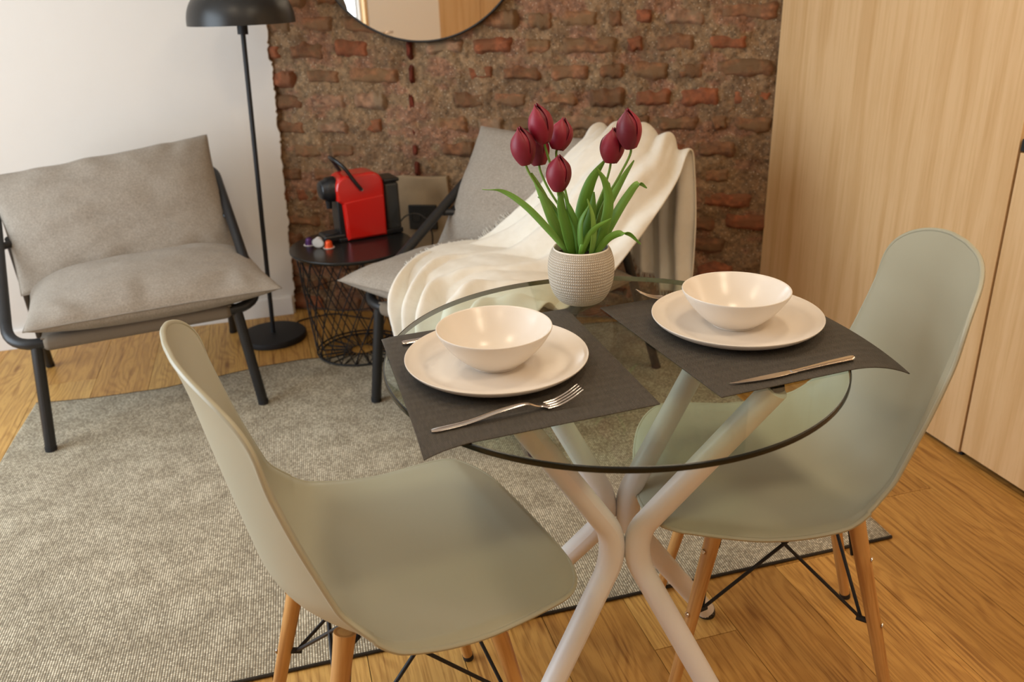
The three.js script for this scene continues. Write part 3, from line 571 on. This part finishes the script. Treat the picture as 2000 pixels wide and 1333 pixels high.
{
  // machine axes: local +x is its back (tank), -x its spout, +z the side facing the viewer
  const turn = Math.atan2(0.065, 0.125);
  const o = thing('coffee_machine', 'red capsule coffee machine with black lever on the wire side table', 'coffee machine', -0.546, ST.y, -3.088, turn);
  const red = phys({ color: 0xc4170d, roughness: 0.24, clearcoat: 0.5, clearcoatRoughness: 0.15 }), blk = phys({ color: 0x151517, roughness: 0.35 });
  o.scale.y = 0.94;
  // side outline of the red body
  const s = new THREE.Shape(); s.moveTo(-0.062, 0.012); s.lineTo(0.072, 0.012); s.lineTo(0.074, 0.2); s.quadraticCurveTo(0.074, 0.246, 0.035, 0.247); s.lineTo(-0.055, 0.244); s.quadraticCurveTo(-0.086, 0.236, -0.087, 0.2); s.lineTo(-0.084, 0.165); s.lineTo(-0.066, 0.15); s.closePath();
  const bg = new THREE.ExtrudeGeometry(s, { depth: 0.088, bevelEnabled: true, bevelThickness: 0.014, bevelSize: 0.01, bevelSegments: 4, curveSegments: 16 }); bg.translate(0, 0, -0.044);
  const body = part(o, 'body', bg, red);
  // proud lower side panel with a lip
  const pnl = new THREE.Shape(); pnl.moveTo(-0.062, 0.014); pnl.lineTo(0.071, 0.014); pnl.lineTo(0.0735, 0.145); pnl.lineTo(0.074, 0.162); pnl.lineTo(-0.069, 0.152); pnl.lineTo(-0.067, 0.14); pnl.closePath();
  const pg = new THREE.ExtrudeGeometry(pnl, { depth: 0.004, bevelEnabled: true, bevelThickness: 0.003, bevelSize: 0.002, bevelSegments: 2 }); pg.translate(0, 0, 0.056);
  part(body, 'side_panel', pg, red);
  // black spout head
  const hd = lathe([[0, -0.002], [0.047, 0], [0.049, 0.006], [0.047, 0.03], [0.04, 0.036], [0.036, 0.05], [0.031, 0.058], [0, 0.06]], 40); hd.rotateZ(Math.PI / 2); hd.translate(-0.083, 0.2, 0);
  const head = part(o, 'spout_head', hd, blk);
  part(head, 'spout', new THREE.CylinderGeometry(0.012, 0.01, 0.03, 20).translate(-0.112, 0.142, 0), blk);
  part(o, 'front_column', box(0.03, 0.15, 0.08, -0.078, 0.085, 0, 0.006), blk);
  const tr = part(o, 'drip_tray', box(0.085, 0.03, 0.085, -0.112, 0.016, 0, 0.01), blk);
  part(tr, 'drip_grid', new THREE.CylinderGeometry(0.032, 0.032, 0.003, 28).translate(-0.115, 0.0325, 0), M.black);
  part(o, 'base', box(0.2, 0.014, 0.1, 0.0, 0.007, 0, 0.004), blk);
  // lever: a loop over the top, pivoting at the sides
  const lp = [V(-0.005, 0.196, 0.064), V(-0.03, 0.235, 0.064), V(-0.06, 0.288, 0.058), V(-0.08, 0.312, 0.03), V(-0.084, 0.316, 0), V(-0.08, 0.312, -0.03), V(-0.06, 0.288, -0.058), V(-0.03, 0.235, -0.064), V(-0.005, 0.196, -0.064)];
  const lv = part(o, 'lever', sweep(new THREE.CatmullRomCurve3(lp).getPoints(60), 0.0095, 0.007, 12), blk);
  part(lv, 'pivot', new THREE.CylinderGeometry(0.0045, 0.0045, 0.004, 18).rotateX(Math.PI / 2).translate(-0.006, 0.198, 0.07), M.steel);
  // water tank behind
  const tank = part(o, 'water_tank', box(0.055, 0.19, 0.098, 0.116, 0.11, 0, 0.012), phys({ color: 0x6b6c6a, roughness: 0.08, transmission: 0.75, thickness: 0, ior: 1.45 }));
  part(tank, 'tank_lid', box(0.062, 0.016, 0.104, 0.116, 0.214, 0, 0.007), blk);
  part(o, 'tank_foot', box(0.07, 0.02, 0.1, 0.112, 0.011, 0, 0.004), blk);
  part(o, 'power_cord', sweep(new THREE.CatmullRomCurve3([V(0.148, 0.03, 0.01), V(0.18, 0.05, 0.0), V(0.22, 0.055, 0.01), V(0.25, 0.03, 0.03), V(0.265, -0.03, 0.04), V(0.262, -0.12, 0.03)]).getPoints(40), 0.003, null, 8), blk);
}
{ // three capsules in front of the machine
  const prof = [[0, 0.0], [0.0185, 0.0], [0.0185, 0.0015], [0.0155, 0.002], [0.0148, 0.005], [0.0125, 0.02], [0.0105, 0.0245], [0.006, 0.027], [0, 0.0275]];
  const mk = (label, col, x, z, lie) => {
    const o = thing('coffee_capsule', label, 'capsule', x, ST.y, z);
    const g = lathe(prof, 36); if (lie) { g.rotateX(Math.PI / 2 + 0.1); g.scale(1, 1, -1); }
    const m = phys({ color: col, roughness: 0.32, metalness: 0.35 });
    const s = part(o, 'shell', lathe(prof, 36), m), f = part(o, 'flange', lathe([[0.0165, 0], [0.0205, 0.0], [0.021, 0.001], [0.0205, 0.0022], [0.0165, 0.002]], 36), phys({ color: lie ? 0xe8e4de : 0xd9cfc6, roughness: 0.3, metalness: 0.3 }));
    part(s, 'foil_lid', new THREE.CylinderGeometry(0.0175, 0.0175, 0.0008, 32).translate(0, 0.0002, 0), phys({ color: 0xf2eee8, roughness: 0.5 }));
    if (lie) for (const q of [s, f]) { q.rotation.set(-1.2, 0, 0); q.position.y = 0.021; q.position.z = 0.016; }
    return o;
  };
  mk('purple coffee capsule standing on the side table', 0x4a2358, -0.722, -2.985, false);
  mk('white coffee capsule lying with its round lid facing forward', 0xeae6e0, -0.678, -2.945, true);
  mk('orange coffee capsule standing on the side table', 0xe2501c, -0.643, -2.94, false);
}

// ---------------------------------------------------------------- round mirror
{
  const s = 0.645, y = 1.49, off = 0.02;
  const o = thing('wall_mirror', 'large round mirror with thin black frame on the brick wall', 'mirror', BRICK_X + s * Math.cos(BRICK_TURN) + off * Math.sin(BRICK_TURN), y, BRICK_Z - s * Math.sin(BRICK_TURN) + off * Math.cos(BRICK_TURN), BRICK_TURN);
  part(o, 'frame', lathe([[0.0, -0.012], [0.409, -0.012], [0.41, -0.01], [0.41, 0.012], [0.403, 0.013], [0.402, 0.006], [0, 0.006]], 128).rotateX(Math.PI / 2), mat({ color: 0x2b2723, roughness: 0.35 }));
  part(o, 'mirror_glass', new THREE.CylinderGeometry(0.402, 0.402, 0.004, 128).rotateX(Math.PI / 2).translate(0, 0, 0.007), mat({ color: 0xf2f0ec, metalness: 1, roughness: 0.015 }));
}

// ---------------------------------------------------------------- glass table
const TB = { x: 0.155, z: -1.23, R: 0.357, y: 0.74 };
{
  const o = thing('glass_table', 'round glass table on white crossed tube legs, laid for two', 'table', TB.x, 0, TB.z);
  const t = part(o, 'glass_top', new THREE.CircleGeometry(TB.R - 0.003, 128).rotateX(-Math.PI / 2).translate(0, TB.y - 0.0005, 0), phys({ color: 0xe6f2e6, roughness: 0, transmission: 1, thickness: 0, ior: 1.5 }));
  part(t, 'glass_edge', lathe([[TB.R - 0.0022, TB.y - 0.0004], [TB.R - 0.001, TB.y - 0.0007], [TB.R, TB.y - 0.002], [TB.R, TB.y - 0.0084], [TB.R - 0.001, TB.y - 0.0095], [TB.R - 0.0022, TB.y - 0.0098]], 160), phys({ color: 0x08120d, roughness: 0.22 }), 'dark green polished glass edge');
  part(t, 'inner_rim', lathe([[TB.R - 0.0024, TB.y - 0.0006], [TB.R - 0.0024, TB.y - 0.0097]], 160), phys({ color: 0x77755f, roughness: 0.25 }));
  for (const [sx, sz] of [[1, -1], [1, 1], [-1, 1], [-1, -1]]) {
    const P = (x, y, z) => V(0.024 + sx * x, y, -0.02 + sz * z);   // bent legs, touching where they cross
    const path = fillet([P(0.22, 0.012, 0.21), P(0.0215, 0.357, 0.058), P(0.0215, 0.418, 0.058), P(0.2, 0.724, 0.15)], [0, 0.032, 0.032, 0], 8);
    const l = part(o, 'leg', sweep(path, (q) => 0.0195 + 0.003 * Math.sin(q * Math.PI), null, 20), M.white);
    part(l, 'foot_pad', rod(P(0.218, 0.017, 0.2085), P(0.2225, 0.0005, 0.2125), 0.02, 0.019, 20), M.blackMatte);
    part(l, 'top_pad', new THREE.CylinderGeometry(0.012, 0.013, 0.006, 20).translate(0.024 + sx * 0.2, 0.7265, -0.02 + sz * 0.15), M.blackMatte);
  }
}
// placemats: flat on the glass, bending down a little where they reach past the edge
function placemat(label, A, B, C, droop) {
  const o = thing('placemat', label, 'placemat', TB.x, TB.y, TB.z);
  const du = V(B[0] - A[0], 0, B[1] - A[1]), dv = V(C[0] - B[0], 0, C[1] - B[1]), a0 = V(A[0] - TB.x, 0, A[1] - TB.z);
  const g = sheet((a, b) => { const p = a0.clone().addScaledVector(du, a).addScaledVector(dv, b), d = Math.max(0, Math.hypot(p.x, p.z) - TB.R + 0.004); p.y = 0.0013 - droop * d * d * 6; return p; }, 60, 50, 0.0016, du.length(), dv.length());
  part(o, 'weave', g, M.placemat); return o;
}
placemat('dark woven placemat under the nearer left plate and fork', [-0.216, -1.298], [-0.116, -0.923], [0.199, -1.031], 0.6);
placemat('dark woven placemat under the right plate and knife', [0.158, -1.405], [0.286, -1.044], [0.599, -1.155], 0.5);

// plates and bowls
const plateGeo = lathe(smoothProfile([[0, 0.0045], [0.05, 0.0045], [0.09, 0.0055], [0.115, 0.010], [0.131, 0.0175], [0.1365, 0.0215], [0.138, 0.0222], [0.1385, 0.021], [0.134, 0.0155], [0.12, 0.007], [0.1, 0.002], [0.085, 0.0005], [0.08, 0.0], [0.075, 0.0015], [0, 0.0015]], 120), 96);
const bowlGeo = lathe(smoothProfile([[0, 0.007], [0.02, 0.0075], [0.038, 0.012], [0.055, 0.024], [0.07, 0.041], [0.082, 0.0575], [0.0845, 0.0605], [0.0865, 0.061], [0.0868, 0.059], [0.083, 0.051], [0.072, 0.0345], [0.058, 0.019], [0.044, 0.007], [0.0365, 0.002], [0.036, 0.0], [0.033, 0.0], [0.032, 0.002], [0, 0.0025]], 120), 96);
const PL = [-0.024, -1.172], PR = [0.371, -1.300], matTop = TB.y + 0.0023;
const setting = (name, cat, label, geo, x, y, z) => { const o = new THREE.Mesh(geo, M.ceramic); o.name = numbered(name); o.position.set(x, y, z); o.castShadow = o.receiveShadow = true; o.userData = { label, category: cat, group: name === 'dinner_plate' ? 'cream dinner plates' : 'cream bowls' }; scene.add(o); };
setting('dinner_plate', 'plate', 'cream dinner plate on the left placemat behind the fork', plateGeo, PL[0], matTop, PL[1]);
setting('dinner_plate', 'plate', 'cream dinner plate on the right placemat behind the knife', plateGeo, PR[0], matTop, PR[1]);
setting('bowl', 'bowl', 'cream bowl on the left plate, nearest to the viewer', bowlGeo, PL[0] - 0.002, matTop + 0.0048, PL[1]);
setting('bowl', 'bowl', 'cream bowl on the right plate, in front of the right chair', bowlGeo, PR[0] - 0.004, matTop + 0.0048, PR[1] + 0.002);

// cutlery: local +x from handle end to tip
function sweepFlat(pts, w, t, seg = 12) { return sweep(pts, w, t, seg, false, V(0, 1, 0)); }
function fork(label, x, z, tx, tz, y = matTop) {
  const o = thing('fork', label, 'fork', x, y, z, -Math.atan2(tz - z, tx - x));
  const hp = new THREE.CatmullRomCurve3([V(0, 0.002, 0), V(0.05, 0.004, 0), V(0.10, 0.0115, 0), V(0.135, 0.0125, 0), V(0.152, 0.0055, 0), V(0.166, 0.004, 0)]).getPoints(40);
  part(o, 'handle', sweepFlat(hp, (t) => t < 0.03 ? 0.003 + t * 80 * 0.0011 : lerp(0.0058, 0.0034, sstep(0.1, 0.75, t)) + 0.0078 * sstep(0.84, 1, t), (t) => 0.0017 - 0.0006 * t), M.steel);
  for (let k = 0; k < 4; k++) { const c = (k - 1.5) * 0.0062; part(o, 'tine', sweepFlat(new THREE.CatmullRomCurve3([V(0.162, 0.0042, c * 0.9), V(0.18, 0.0062, c), V(0.198, 0.0125, c), V(0.214, 0.0215, c)]).getPoints(16), (t) => 0.0021 * (1 - 0.55 * t), (t) => 0.0012 * (1 - 0.3 * t), 8), M.steel); }
  return o;
}
function knife(label, x, z, tx, tz) {
  const o = thing('table_knife', label, 'knife', x, matTop, z, -Math.atan2(tz - z, tx - x));
  part(o, 'handle', sweepFlat(new THREE.CatmullRomCurve3([V(0, 0.004, 0), V(0.05, 0.0042, 0), V(0.112, 0.0032, 0)]).getPoints(30), (t) => t < 0.04 ? 0.004 + t * 90 * 0.0007 : lerp(0.0066, 0.0042, t), (t) => lerp(0.0032, 0.0022, t)), M.steel);
  const s = new THREE.Shape(); s.moveTo(0.106, -0.0042); s.lineTo(0.118, -0.0042); s.bezierCurveTo(0.13, -0.006, 0.165, -0.0075, 0.214, 0.0052); s.bezierCurveTo(0.18, 0.0062, 0.14, 0.0055, 0.106, 0.0042); s.closePath();
  const g = new THREE.ExtrudeGeometry(s, { depth: 0.0008, bevelEnabled: true, bevelThickness: 0.0005, bevelSize: 0.0007, bevelSegments: 2 }); g.rotateX(Math.PI / 2); g.translate(0, 0.0034, 0);
  part(o, 'blade', g, M.steel); return o;
}
fork('steel fork in front of the left plate', -0.109, -0.972, 0.094, -1.048);
knife('steel knife in front of the right plate', 0.507, -1.149, 0.305, -1.072);
knife('steel knife behind the left plate, only its handle end showing', -0.178, -1.264, 0.02, -1.345);
fork('steel fork behind the right plate, only its tines showing', 0.436, -1.468, 0.232, -1.424);

// ---------------------------------------------------------------- tulips in a textured pot
{
  const px = 0.128, pz = -1.45, py = TB.y;
  const o = thing('tulip_pot', 'dark red tulips in a cream grid-textured ceramic pot on the table', 'potted plant', px, py, pz);
  const gridFn = (u, v) => { const a = Math.abs(((u * 8) % 1) - 0.5) * 2, b = Math.abs(((v * 8) % 1) - 0.5) * 2; return sstep(0.15, 0.6, 1 - a) * sstep(0.15, 0.6, 1 - b); };
  const potBump = tex(256, 256, gridFn, false, 1, 1), potMap = tex(256, 256, (u, v) => mix3(hex(0xb9a892), hex(0xe4dacb), gridFn(u, v)), true, 1, 1);
  for (const t of [potBump, potMap]) t.repeat.set(12, 4);
  const potMat = mat({ map: potMap, bumpMap: potBump, bumpScale: 0.0014, roughness: 0.7 });
  part(o, 'pot', lathe(smoothProfile([[0.0, 0.0], [0.032, 0.0], [0.043, 0.007], [0.0545, 0.028], [0.0595, 0.055], [0.0585, 0.078], [0.053, 0.096], [0.0502, 0.1005]], 60), 96), potMat);
  part(o, 'pot_rim', lathe([[0.0502, 0.1003], [0.0495, 0.102], [0.0478, 0.1022], [0.0465, 0.1005], [0.047, 0.09], [0.05, 0.078], [0.048, 0.07]], 72), M.ceramic);
  part(o, 'soil', lathe([[0.0495, 0.086], [0.03, 0.09], [0.0, 0.092]], 40), mat({ color: 0x2e2417, roughness: 1, bumpMap: mortarBump, bumpScale: 0.01 }));
  const stemMat = mat({ color: 0x6f9238, roughness: 0.55 });
  const petalMats = [0x7d0e28, 0x670a20, 0x8a122d].map((c) => phys({ color: c, roughness: 0.5, sheen: 0.3, sheenColor: new THREE.Color(0.5, 0.1, 0.15) }));
  // one petal: a cupped, pointed blade
  const petal = (H, W, ph, open) => sheet((a, b) => {
    const t = b, s = (a - 0.5) * 2, e = clamp(t * 1.02, 0, 1);
    const rad = (0.0205 + open) * Math.pow(Math.sin(Math.PI * (0.13 + 0.8 * Math.pow(e, 1.05))), 0.8) + 0.0004;
    const w = W * Math.pow(Math.sin(Math.PI * clamp(Math.pow(t, 0.75) * 0.95 + 0.05, 0, 1)), 0.7), ang = ph + s * w / Math.max(rad, 0.012);
    const r2 = rad * (1 - 0.03 * s * s) + 0.0016 * s * Math.sin(ph * 5 + 1) * t - (t > 0.7 ? 0.03 * (t - 0.7) * (0.6 + 0.4 * Math.sin(ph * 2)) : 0);
    return V(r2 * Math.cos(ang), H * t - 0.001 - 0.004 * s * s * t, r2 * Math.sin(ang));
  }, 10, 16, 0.0009);
  const blossom = (parent, at, dir, H, m) => {
    const b = new THREE.Group(); b.name = 'blossom'; b.position.copy(at); b.quaternion.setFromUnitVectors(V(0, 1, 0), dir.clone().normalize()); parent.add(b);
    for (let k = 0; k < 6; k++) part(b, 'petal', petal(H * 1.16 * (k % 2 ? 0.96 : 1), 0.0215, k * Math.PI / 3, k % 2 ? -0.0014 : 0.0006), petalMats[(m + k) % 3]);
  };
  // blossom foot positions relative to the pot
  const fl = [[-0.062, 0.287, 0.0, -0.2, 0.06, 0.058], [-0.094, 0.255, 0.012, -0.16, 0.1, 0.056], [-0.07, 0.243, -0.03, -0.12, -0.2, 0.05], [-0.038, 0.268, -0.035, 0.25, -0.15, 0.048], [-0.041, 0.212, 0.028, 0.02, 0.15, 0.054], [0.083, 0.274, 0.005, -0.12, 0.05, 0.058], [0.053, 0.245, -0.02, 0.1, -0.1, 0.052]];
  fl.forEach(([x, y, z, dx, dz, H], k) => {
    const dir = V(dx, 1, dz), foot = V(x, y, z), s0 = V(x * 0.16 + 0.006 * Math.cos(k), 0.085, z * 0.25 + 0.006 * Math.sin(k * 2));
    part(o, 'stem', sweep(new THREE.CatmullRomCurve3([s0, s0.clone().lerp(foot, 0.4).add(V(-x * 0.08, 0.01, 0)), s0.clone().lerp(foot, 0.75), foot.clone().addScaledVector(dir, -0.008), foot.clone().addScaledVector(dir, 0.004)]).getPoints(24), 0.0021, null, 8), stemMat);
    blossom(o, foot, dir, H, k);
  });
  const leafMap = tex(128, 256, (u, v) => mix3(hex(0x5f8f2c), hex(0x97bd55), clamp(0.3 + 0.5 * fbm(u * 26, v * 3, 3, 26, 3, 141) + 0.25 * Math.sin(u * 90) * 0.4, 0, 1)), true, 1, 1);
  const leafMats = [0xffffff, 0xc4d6a8, 0xe4f0c2].map((c) => phys({ color: c, map: leafMap, roughness: 0.5, transmission: 0.18, thickness: 0 }));
  const leaf = (pts, w, tw, m) => {
    const c = new THREE.CatmullRomCurve3(pts.map((p) => V(...p)));
    part(o, 'leaf', sheet((a, b) => {
      const p = c.getPoint(b), T = c.getTangent(b), s = (a - 0.5) * 2;
      let side = V(Math.cos(tw), 0, Math.sin(tw)); side.addScaledVector(T, -side.dot(T)).normalize(); const n = side.clone().cross(T).normalize();
      const ww = 0.74 * w * Math.pow(Math.sin(Math.PI * Math.pow(b * 0.985 + 0.004, 0.62)), 0.8) + 0.0006;
      return p.addScaledVector(side, s * ww).addScaledVector(n, -Math.abs(s) * Math.abs(s) * ww * 0.35);
    }, 8, 30, 0.0008), leafMats[m]);
  };
  // arching and upright leaves
  leaf([[-0.02, 0.088, 0.012], [-0.055, 0.135, 0.02], [-0.10, 0.185, 0.02], [-0.135, 0.208, 0.015], [-0.17, 0.212, 0.01]], 0.0085, 0.3, 0);
  leaf([[-0.022, 0.088, 0.01], [-0.045, 0.14, 0.015], [-0.068, 0.2, 0.012], [-0.085, 0.238, 0.01]], 0.012, 0.2, 0);
  leaf([[-0.015, 0.088, 0.02], [-0.026, 0.14, 0.03], [-0.036, 0.185, 0.03], [-0.036, 0.22, 0.026]], 0.012, -0.2, 1);
  leaf([[-0.008, 0.088, 0.015], [-0.012, 0.14, 0.024], [-0.022, 0.175, 0.03], [-0.03, 0.198, 0.03]], 0.011, 0.5, 1);
  leaf([[0.002, 0.088, -0.02], [0.004, 0.15, -0.028], [0.02, 0.21, -0.03], [0.045, 0.248, -0.03]], 0.016, 0.1, 2);
  leaf([[0.022, 0.088, 0.02], [0.038, 0.14, 0.026], [0.045, 0.19, 0.026], [0.038, 0.222, 0.026], [0.024, 0.245, 0.024]], 0.011, 0.1, 2);
  leaf([[0.026, 0.088, 0.006], [0.05, 0.14, 0.006], [0.078, 0.19, 0.008], [0.098, 0.214, 0.01], [0.112, 0.205, 0.012]], 0.010, 0.4, 0);
  leaf([[0.02, 0.088, -0.014], [0.04, 0.15, -0.02], [0.07, 0.205, -0.028], [0.095, 0.245, -0.03]], 0.010, 0.2, 0);
  leaf([[0.02, 0.09, 0.028], [0.048, 0.128, 0.036], [0.075, 0.135, 0.038], [0.10, 0.113, 0.036]], 0.0075, 0.2, 2);
  leaf([[-0.004, 0.088, 0.03], [0.002, 0.115, 0.038], [0.02, 0.145, 0.042], [0.048, 0.162, 0.042]], 0.0075, 0.1, 2);
  leaf([[0.004, 0.088, 0.0], [0.01, 0.13, 0.006], [0.018, 0.165, 0.008], [0.022, 0.2, 0.004]], 0.013, 0.2, 1);
  leaf([[0.012, 0.088, -0.01], [0.028, 0.14, -0.012], [0.04, 0.18, -0.014], [0.05, 0.21, -0.016]], 0.012, -0.3, 1);
  leaf([[0.0, 0.088, 0.026], [-0.006, 0.125, 0.036], [-0.004, 0.16, 0.04], [0.01, 0.185, 0.038]], 0.0085, 0.9, 1);
  leaf([[0.014, 0.088, 0.03], [0.02, 0.125, 0.038], [0.018, 0.165, 0.036], [0.008, 0.195, 0.032]], 0.0085, -0.7, 0);
  leaf([[-0.018, 0.088, -0.01], [-0.032, 0.135, -0.016], [-0.05, 0.165, -0.018], [-0.062, 0.19, -0.016]], 0.008, 0.3, 2);
  leaf([[0.03, 0.088, -0.004], [0.046, 0.13, -0.006], [0.052, 0.175, -0.008], [0.05, 0.212, -0.01]], 0.0085, 0.5, 1);
  leaf([[-0.01, 0.088, 0.0], [-0.03, 0.14, 0.0], [-0.052, 0.175, 0.004], [-0.075, 0.195, 0.006]], 0.010, 0.6, 1);
}

// ---------------------------------------------------------------- moulded shell chairs
function makeChair() {
  const o = new THREE.Group();
  // side profile: seat, curved turn, reclined back; each with its half width and how far the sides rise
  const zf = 0.272, zj = -0.055, rad = 0.132, rec = 10.26 * Math.PI / 180, ytop = 0.864, sp = [];
  for (let i = 0; i <= 30; i++) { const t = i / 30; sp.push(V(lerp(zf, zj, t), 0.4165 + 0.0215 * Math.sqrt(Math.min(1, t / 0.18)) - (t < 0.18 ? 0 : 0.014 * (t - 0.18) / 0.82), 0)); }
  const y0 = sp[30].y, turnA = Math.PI / 2 - rec;
  for (let i = 1; i <= 20; i++) { const a = i / 20 * turnA; sp.push(V(zj - rad * Math.sin(a), y0 + rad * (1 - Math.cos(a)), 0)); }
  const e1 = sp[50].clone();
  for (let i = 1; i <= 40; i++) { const t = i / 40, L = ytop - e1.y; sp.push(V(e1.x - L * t * Math.tan(rec) + 0.0057 * (t * t - t) - 0.006 * Math.pow(Math.max(0, t - 0.75) * 4, 2), e1.y + L * t, 0)); }
  const dist = [0]; for (let i = 1; i < sp.length; i++) dist.push(dist[i - 1] + sp[i].distanceTo(sp[i - 1]));
  const total = dist[90], qa = dist[30] / total, qb = dist[50] / total;
  const tab = (q, xs, ys) => { for (let i = 1; i < xs.length; i++) if (q <= xs[i]) { const t = (q - xs[i - 1]) / (xs[i] - xs[i - 1]); return lerp(ys[i - 1], ys[i], t * t * (3 - 2 * t) * 0.6 + t * 0.4); } return ys[ys.length - 1]; };
  const soft = (q, xs, ys) => { let v = 0; for (let k = -4; k <= 4; k++) v += tab(clamp(q + k * 0.016, 0, 1), xs, ys); return v / 9; };
  const WS = 0.2398, WB = 0.195, NB = 120, NA = 44;
  const shell = (a, b0) => {
    const s = (a - 0.5) * 2, b = 0.5 - 0.5 * Math.cos(Math.PI * lerp(0.06, 0.94, b0)), q = clamp((b - 0.00886) / 0.98228, 0, 1), D = q * total;
    let k = 1; while (k < 90 && dist[k] < D) k++;
    const p = sp[k - 1].clone().lerp(sp[k], clamp((D - dist[k - 1]) / (dist[k] - dist[k - 1]), 0, 1)), t = sp[Math.min(90, k + 1)].clone().sub(sp[Math.max(0, k - 2)]).normalize();
    let w = soft(q, [0, 0.3 * qa, 0.75 * qa, qa, qb, 1], [WS * 0.88, WS * 0.97, WS, WS, lerp(WS, WB, 0.6), WB]);
    if (D < 0.085) w *= Math.pow(1 - Math.pow(1 - D / 0.085, 2.4), 1 / 2.4);
    if (total - D < 0.11) w *= Math.pow(1 - Math.pow(1 - (total - D) / 0.11, 2.3), 1 / 2.3);
    w = Math.max(w, 0.008);
    const rel = w * Math.abs(s) / Math.max(w, 0.21), l = soft(q, [0, 0.25 * qa, 0.7 * qa, (qa + qb) / 2, qb + (1 - qb) * 0.4, 1], [0, 0.0, 0.016, 0.079, 0.0536, 0.0438]);
    const lift = l * Math.pow(rel, 2.3) - 0.009 * sstep(0.94, 1, Math.abs(s)) * sstep(0.1, 0.25, q) * (1 - sstep(0.82, 0.95, q));
    return V(s * w, p.y - t.x * lift, p.x + t.y * lift);   // t is (z, y) along the profile; its normal points at the sitter
  };
  const g = sheet((a, b) => { const e = (a - 0.5) * 2; return shell((Math.sign(e) * (1 - Math.pow(1 - Math.abs(e), 1.25)) + 1) / 2, b); }, NA, NB, 0.006);
  const sh = part(o, 'seat_shell', g, M.chair);
  const rim = []; for (let i = 0; i <= 36; i++) rim.push(shell(i / 36, 0)); for (let i = 1; i <= NB; i++) rim.push(shell(1, i / NB)); for (let i = 1; i <= 36; i++) rim.push(shell(1 - i / 36, 1)); for (let i = 1; i < NB; i++) rim.push(shell(0, 1 - i / NB));
  part(sh, 'rim', sweep(rim, 0.0042, null, 8, true), M.chair);
  // legs, brackets, wires
  const woodMap = tex(256, 256, (u, v) => mix3(hex(0xc99758), hex(0xa8733a), sstep(0.35, 0.75, fbm(u * 10, v * 3, 4, 10, 3, 151))), true, 1, 0.4);
  const wood = mat({ map: woodMap, roughness: 0.5 });
  const top = [[-0.115, 0.125], [0.115, 0.125], [0.12, -0.105], [-0.12, -0.105]], foot = [[-0.165, 0.2], [0.165, 0.2], [0.168, -0.2], [-0.168, -0.2]];
  const T = top.map(([x, z]) => V(x, 0.402, z)), F = foot.map(([x, z]) => V(x, 0.012, z)), at = (i, y) => T[i].clone().lerp(F[i], (0.402 - y) / 0.39);
  for (let i = 0; i < 4; i++) {
    const l = part(o, 'leg', sweep([at(i, i < 2 ? 0.43 : 0.424), at(i, 0.38), at(i, 0.22), at(i, 0.012)], (t) => lerp(0.0165, 0.0105, Math.pow(t, 1.2)), null, 18), wood);
    part(l, 'foot_cap', rod(at(i, 0.013), at(i, 0.0005), 0.0115, 0.011, 16), M.blackMatte);
    const out = F[i].clone().sub(T[i]).setY(0).normalize();
    for (const y of [0.33, 0.2]) { const c = at(i, y).addScaledVector(out, y > 0.3 ? 0.015 : 0.0135); part(l, 'screw', rod(c, c.clone().addScaledVector(out, 0.002), 0.005, 0.0045, 14), M.steel); }
    part(o, 'bracket', sweep([at(i, 0.4).addScaledVector(out, -0.03), at(i, 0.395).addScaledVector(out, -0.012), at(i, 0.33).addScaledVector(out, -0.0165)], 0.006, 0.004, 10), M.blackMatte);
    const lug = at(i, 0.2); part(o, 'lug', rod(lug.clone().addScaledVector(out, -0.03), lug.clone().addScaledVector(out, -0.009), 0.0055, 0.0055, 10), M.blackMatte);
    const j = (i + 1) % 4;
    const li = lug.clone().addScaledVector(out, -0.022), oj = F[j].clone().sub(T[j]).setY(0).normalize(), lj = at(j, 0.2).addScaledVector(oj, -0.022);
    const ti = at(i, 0.398).addScaledVector(out, -0.028), tj = at(j, 0.398).addScaledVector(oj, -0.028);
    part(o, 'wire', rod(li, tj.lerp(ti, 0.18), 0.0033, 0.0033, 8), M.blackMatte);
    part(o, 'wire', rod(lj, ti.clone().lerp(at(j, 0.398).addScaledVector(oj, -0.028), 0.18), 0.0033, 0.0033, 8), M.blackMatte);
  }
  part(o, 'mount_ring', sweep([V(-0.1, 0.408, 0.105), V(0.1, 0.408, 0.105), V(0.1, 0.408, -0.085), V(-0.1, 0.408, -0.085)], 0.006, 0.004, 8, true), M.blackMatte);
  return o;
}
const proto = makeChair();
[['sage green moulded shell chair in the left foreground with wooden legs', -0.2185, -1.116, 116.56 * Math.PI / 180, 'shell_chair'], ['sage green moulded shell chair behind the table next to the oak cupboard', 0.495, -1.358, -82.85 * Math.PI / 180, 'shell_chair']].forEach(([label, x, z, turn, name], i) => {
  const o = i ? proto.clone() : proto; o.name = numbered(name); o.position.set(x, i ? 0 : 0.0, z); o.rotation.y = turn; scene.add(o);
  o.userData = { label, category: 'chair', group: 'sage green shell chairs' };
});

renderer.render(scene, camera);
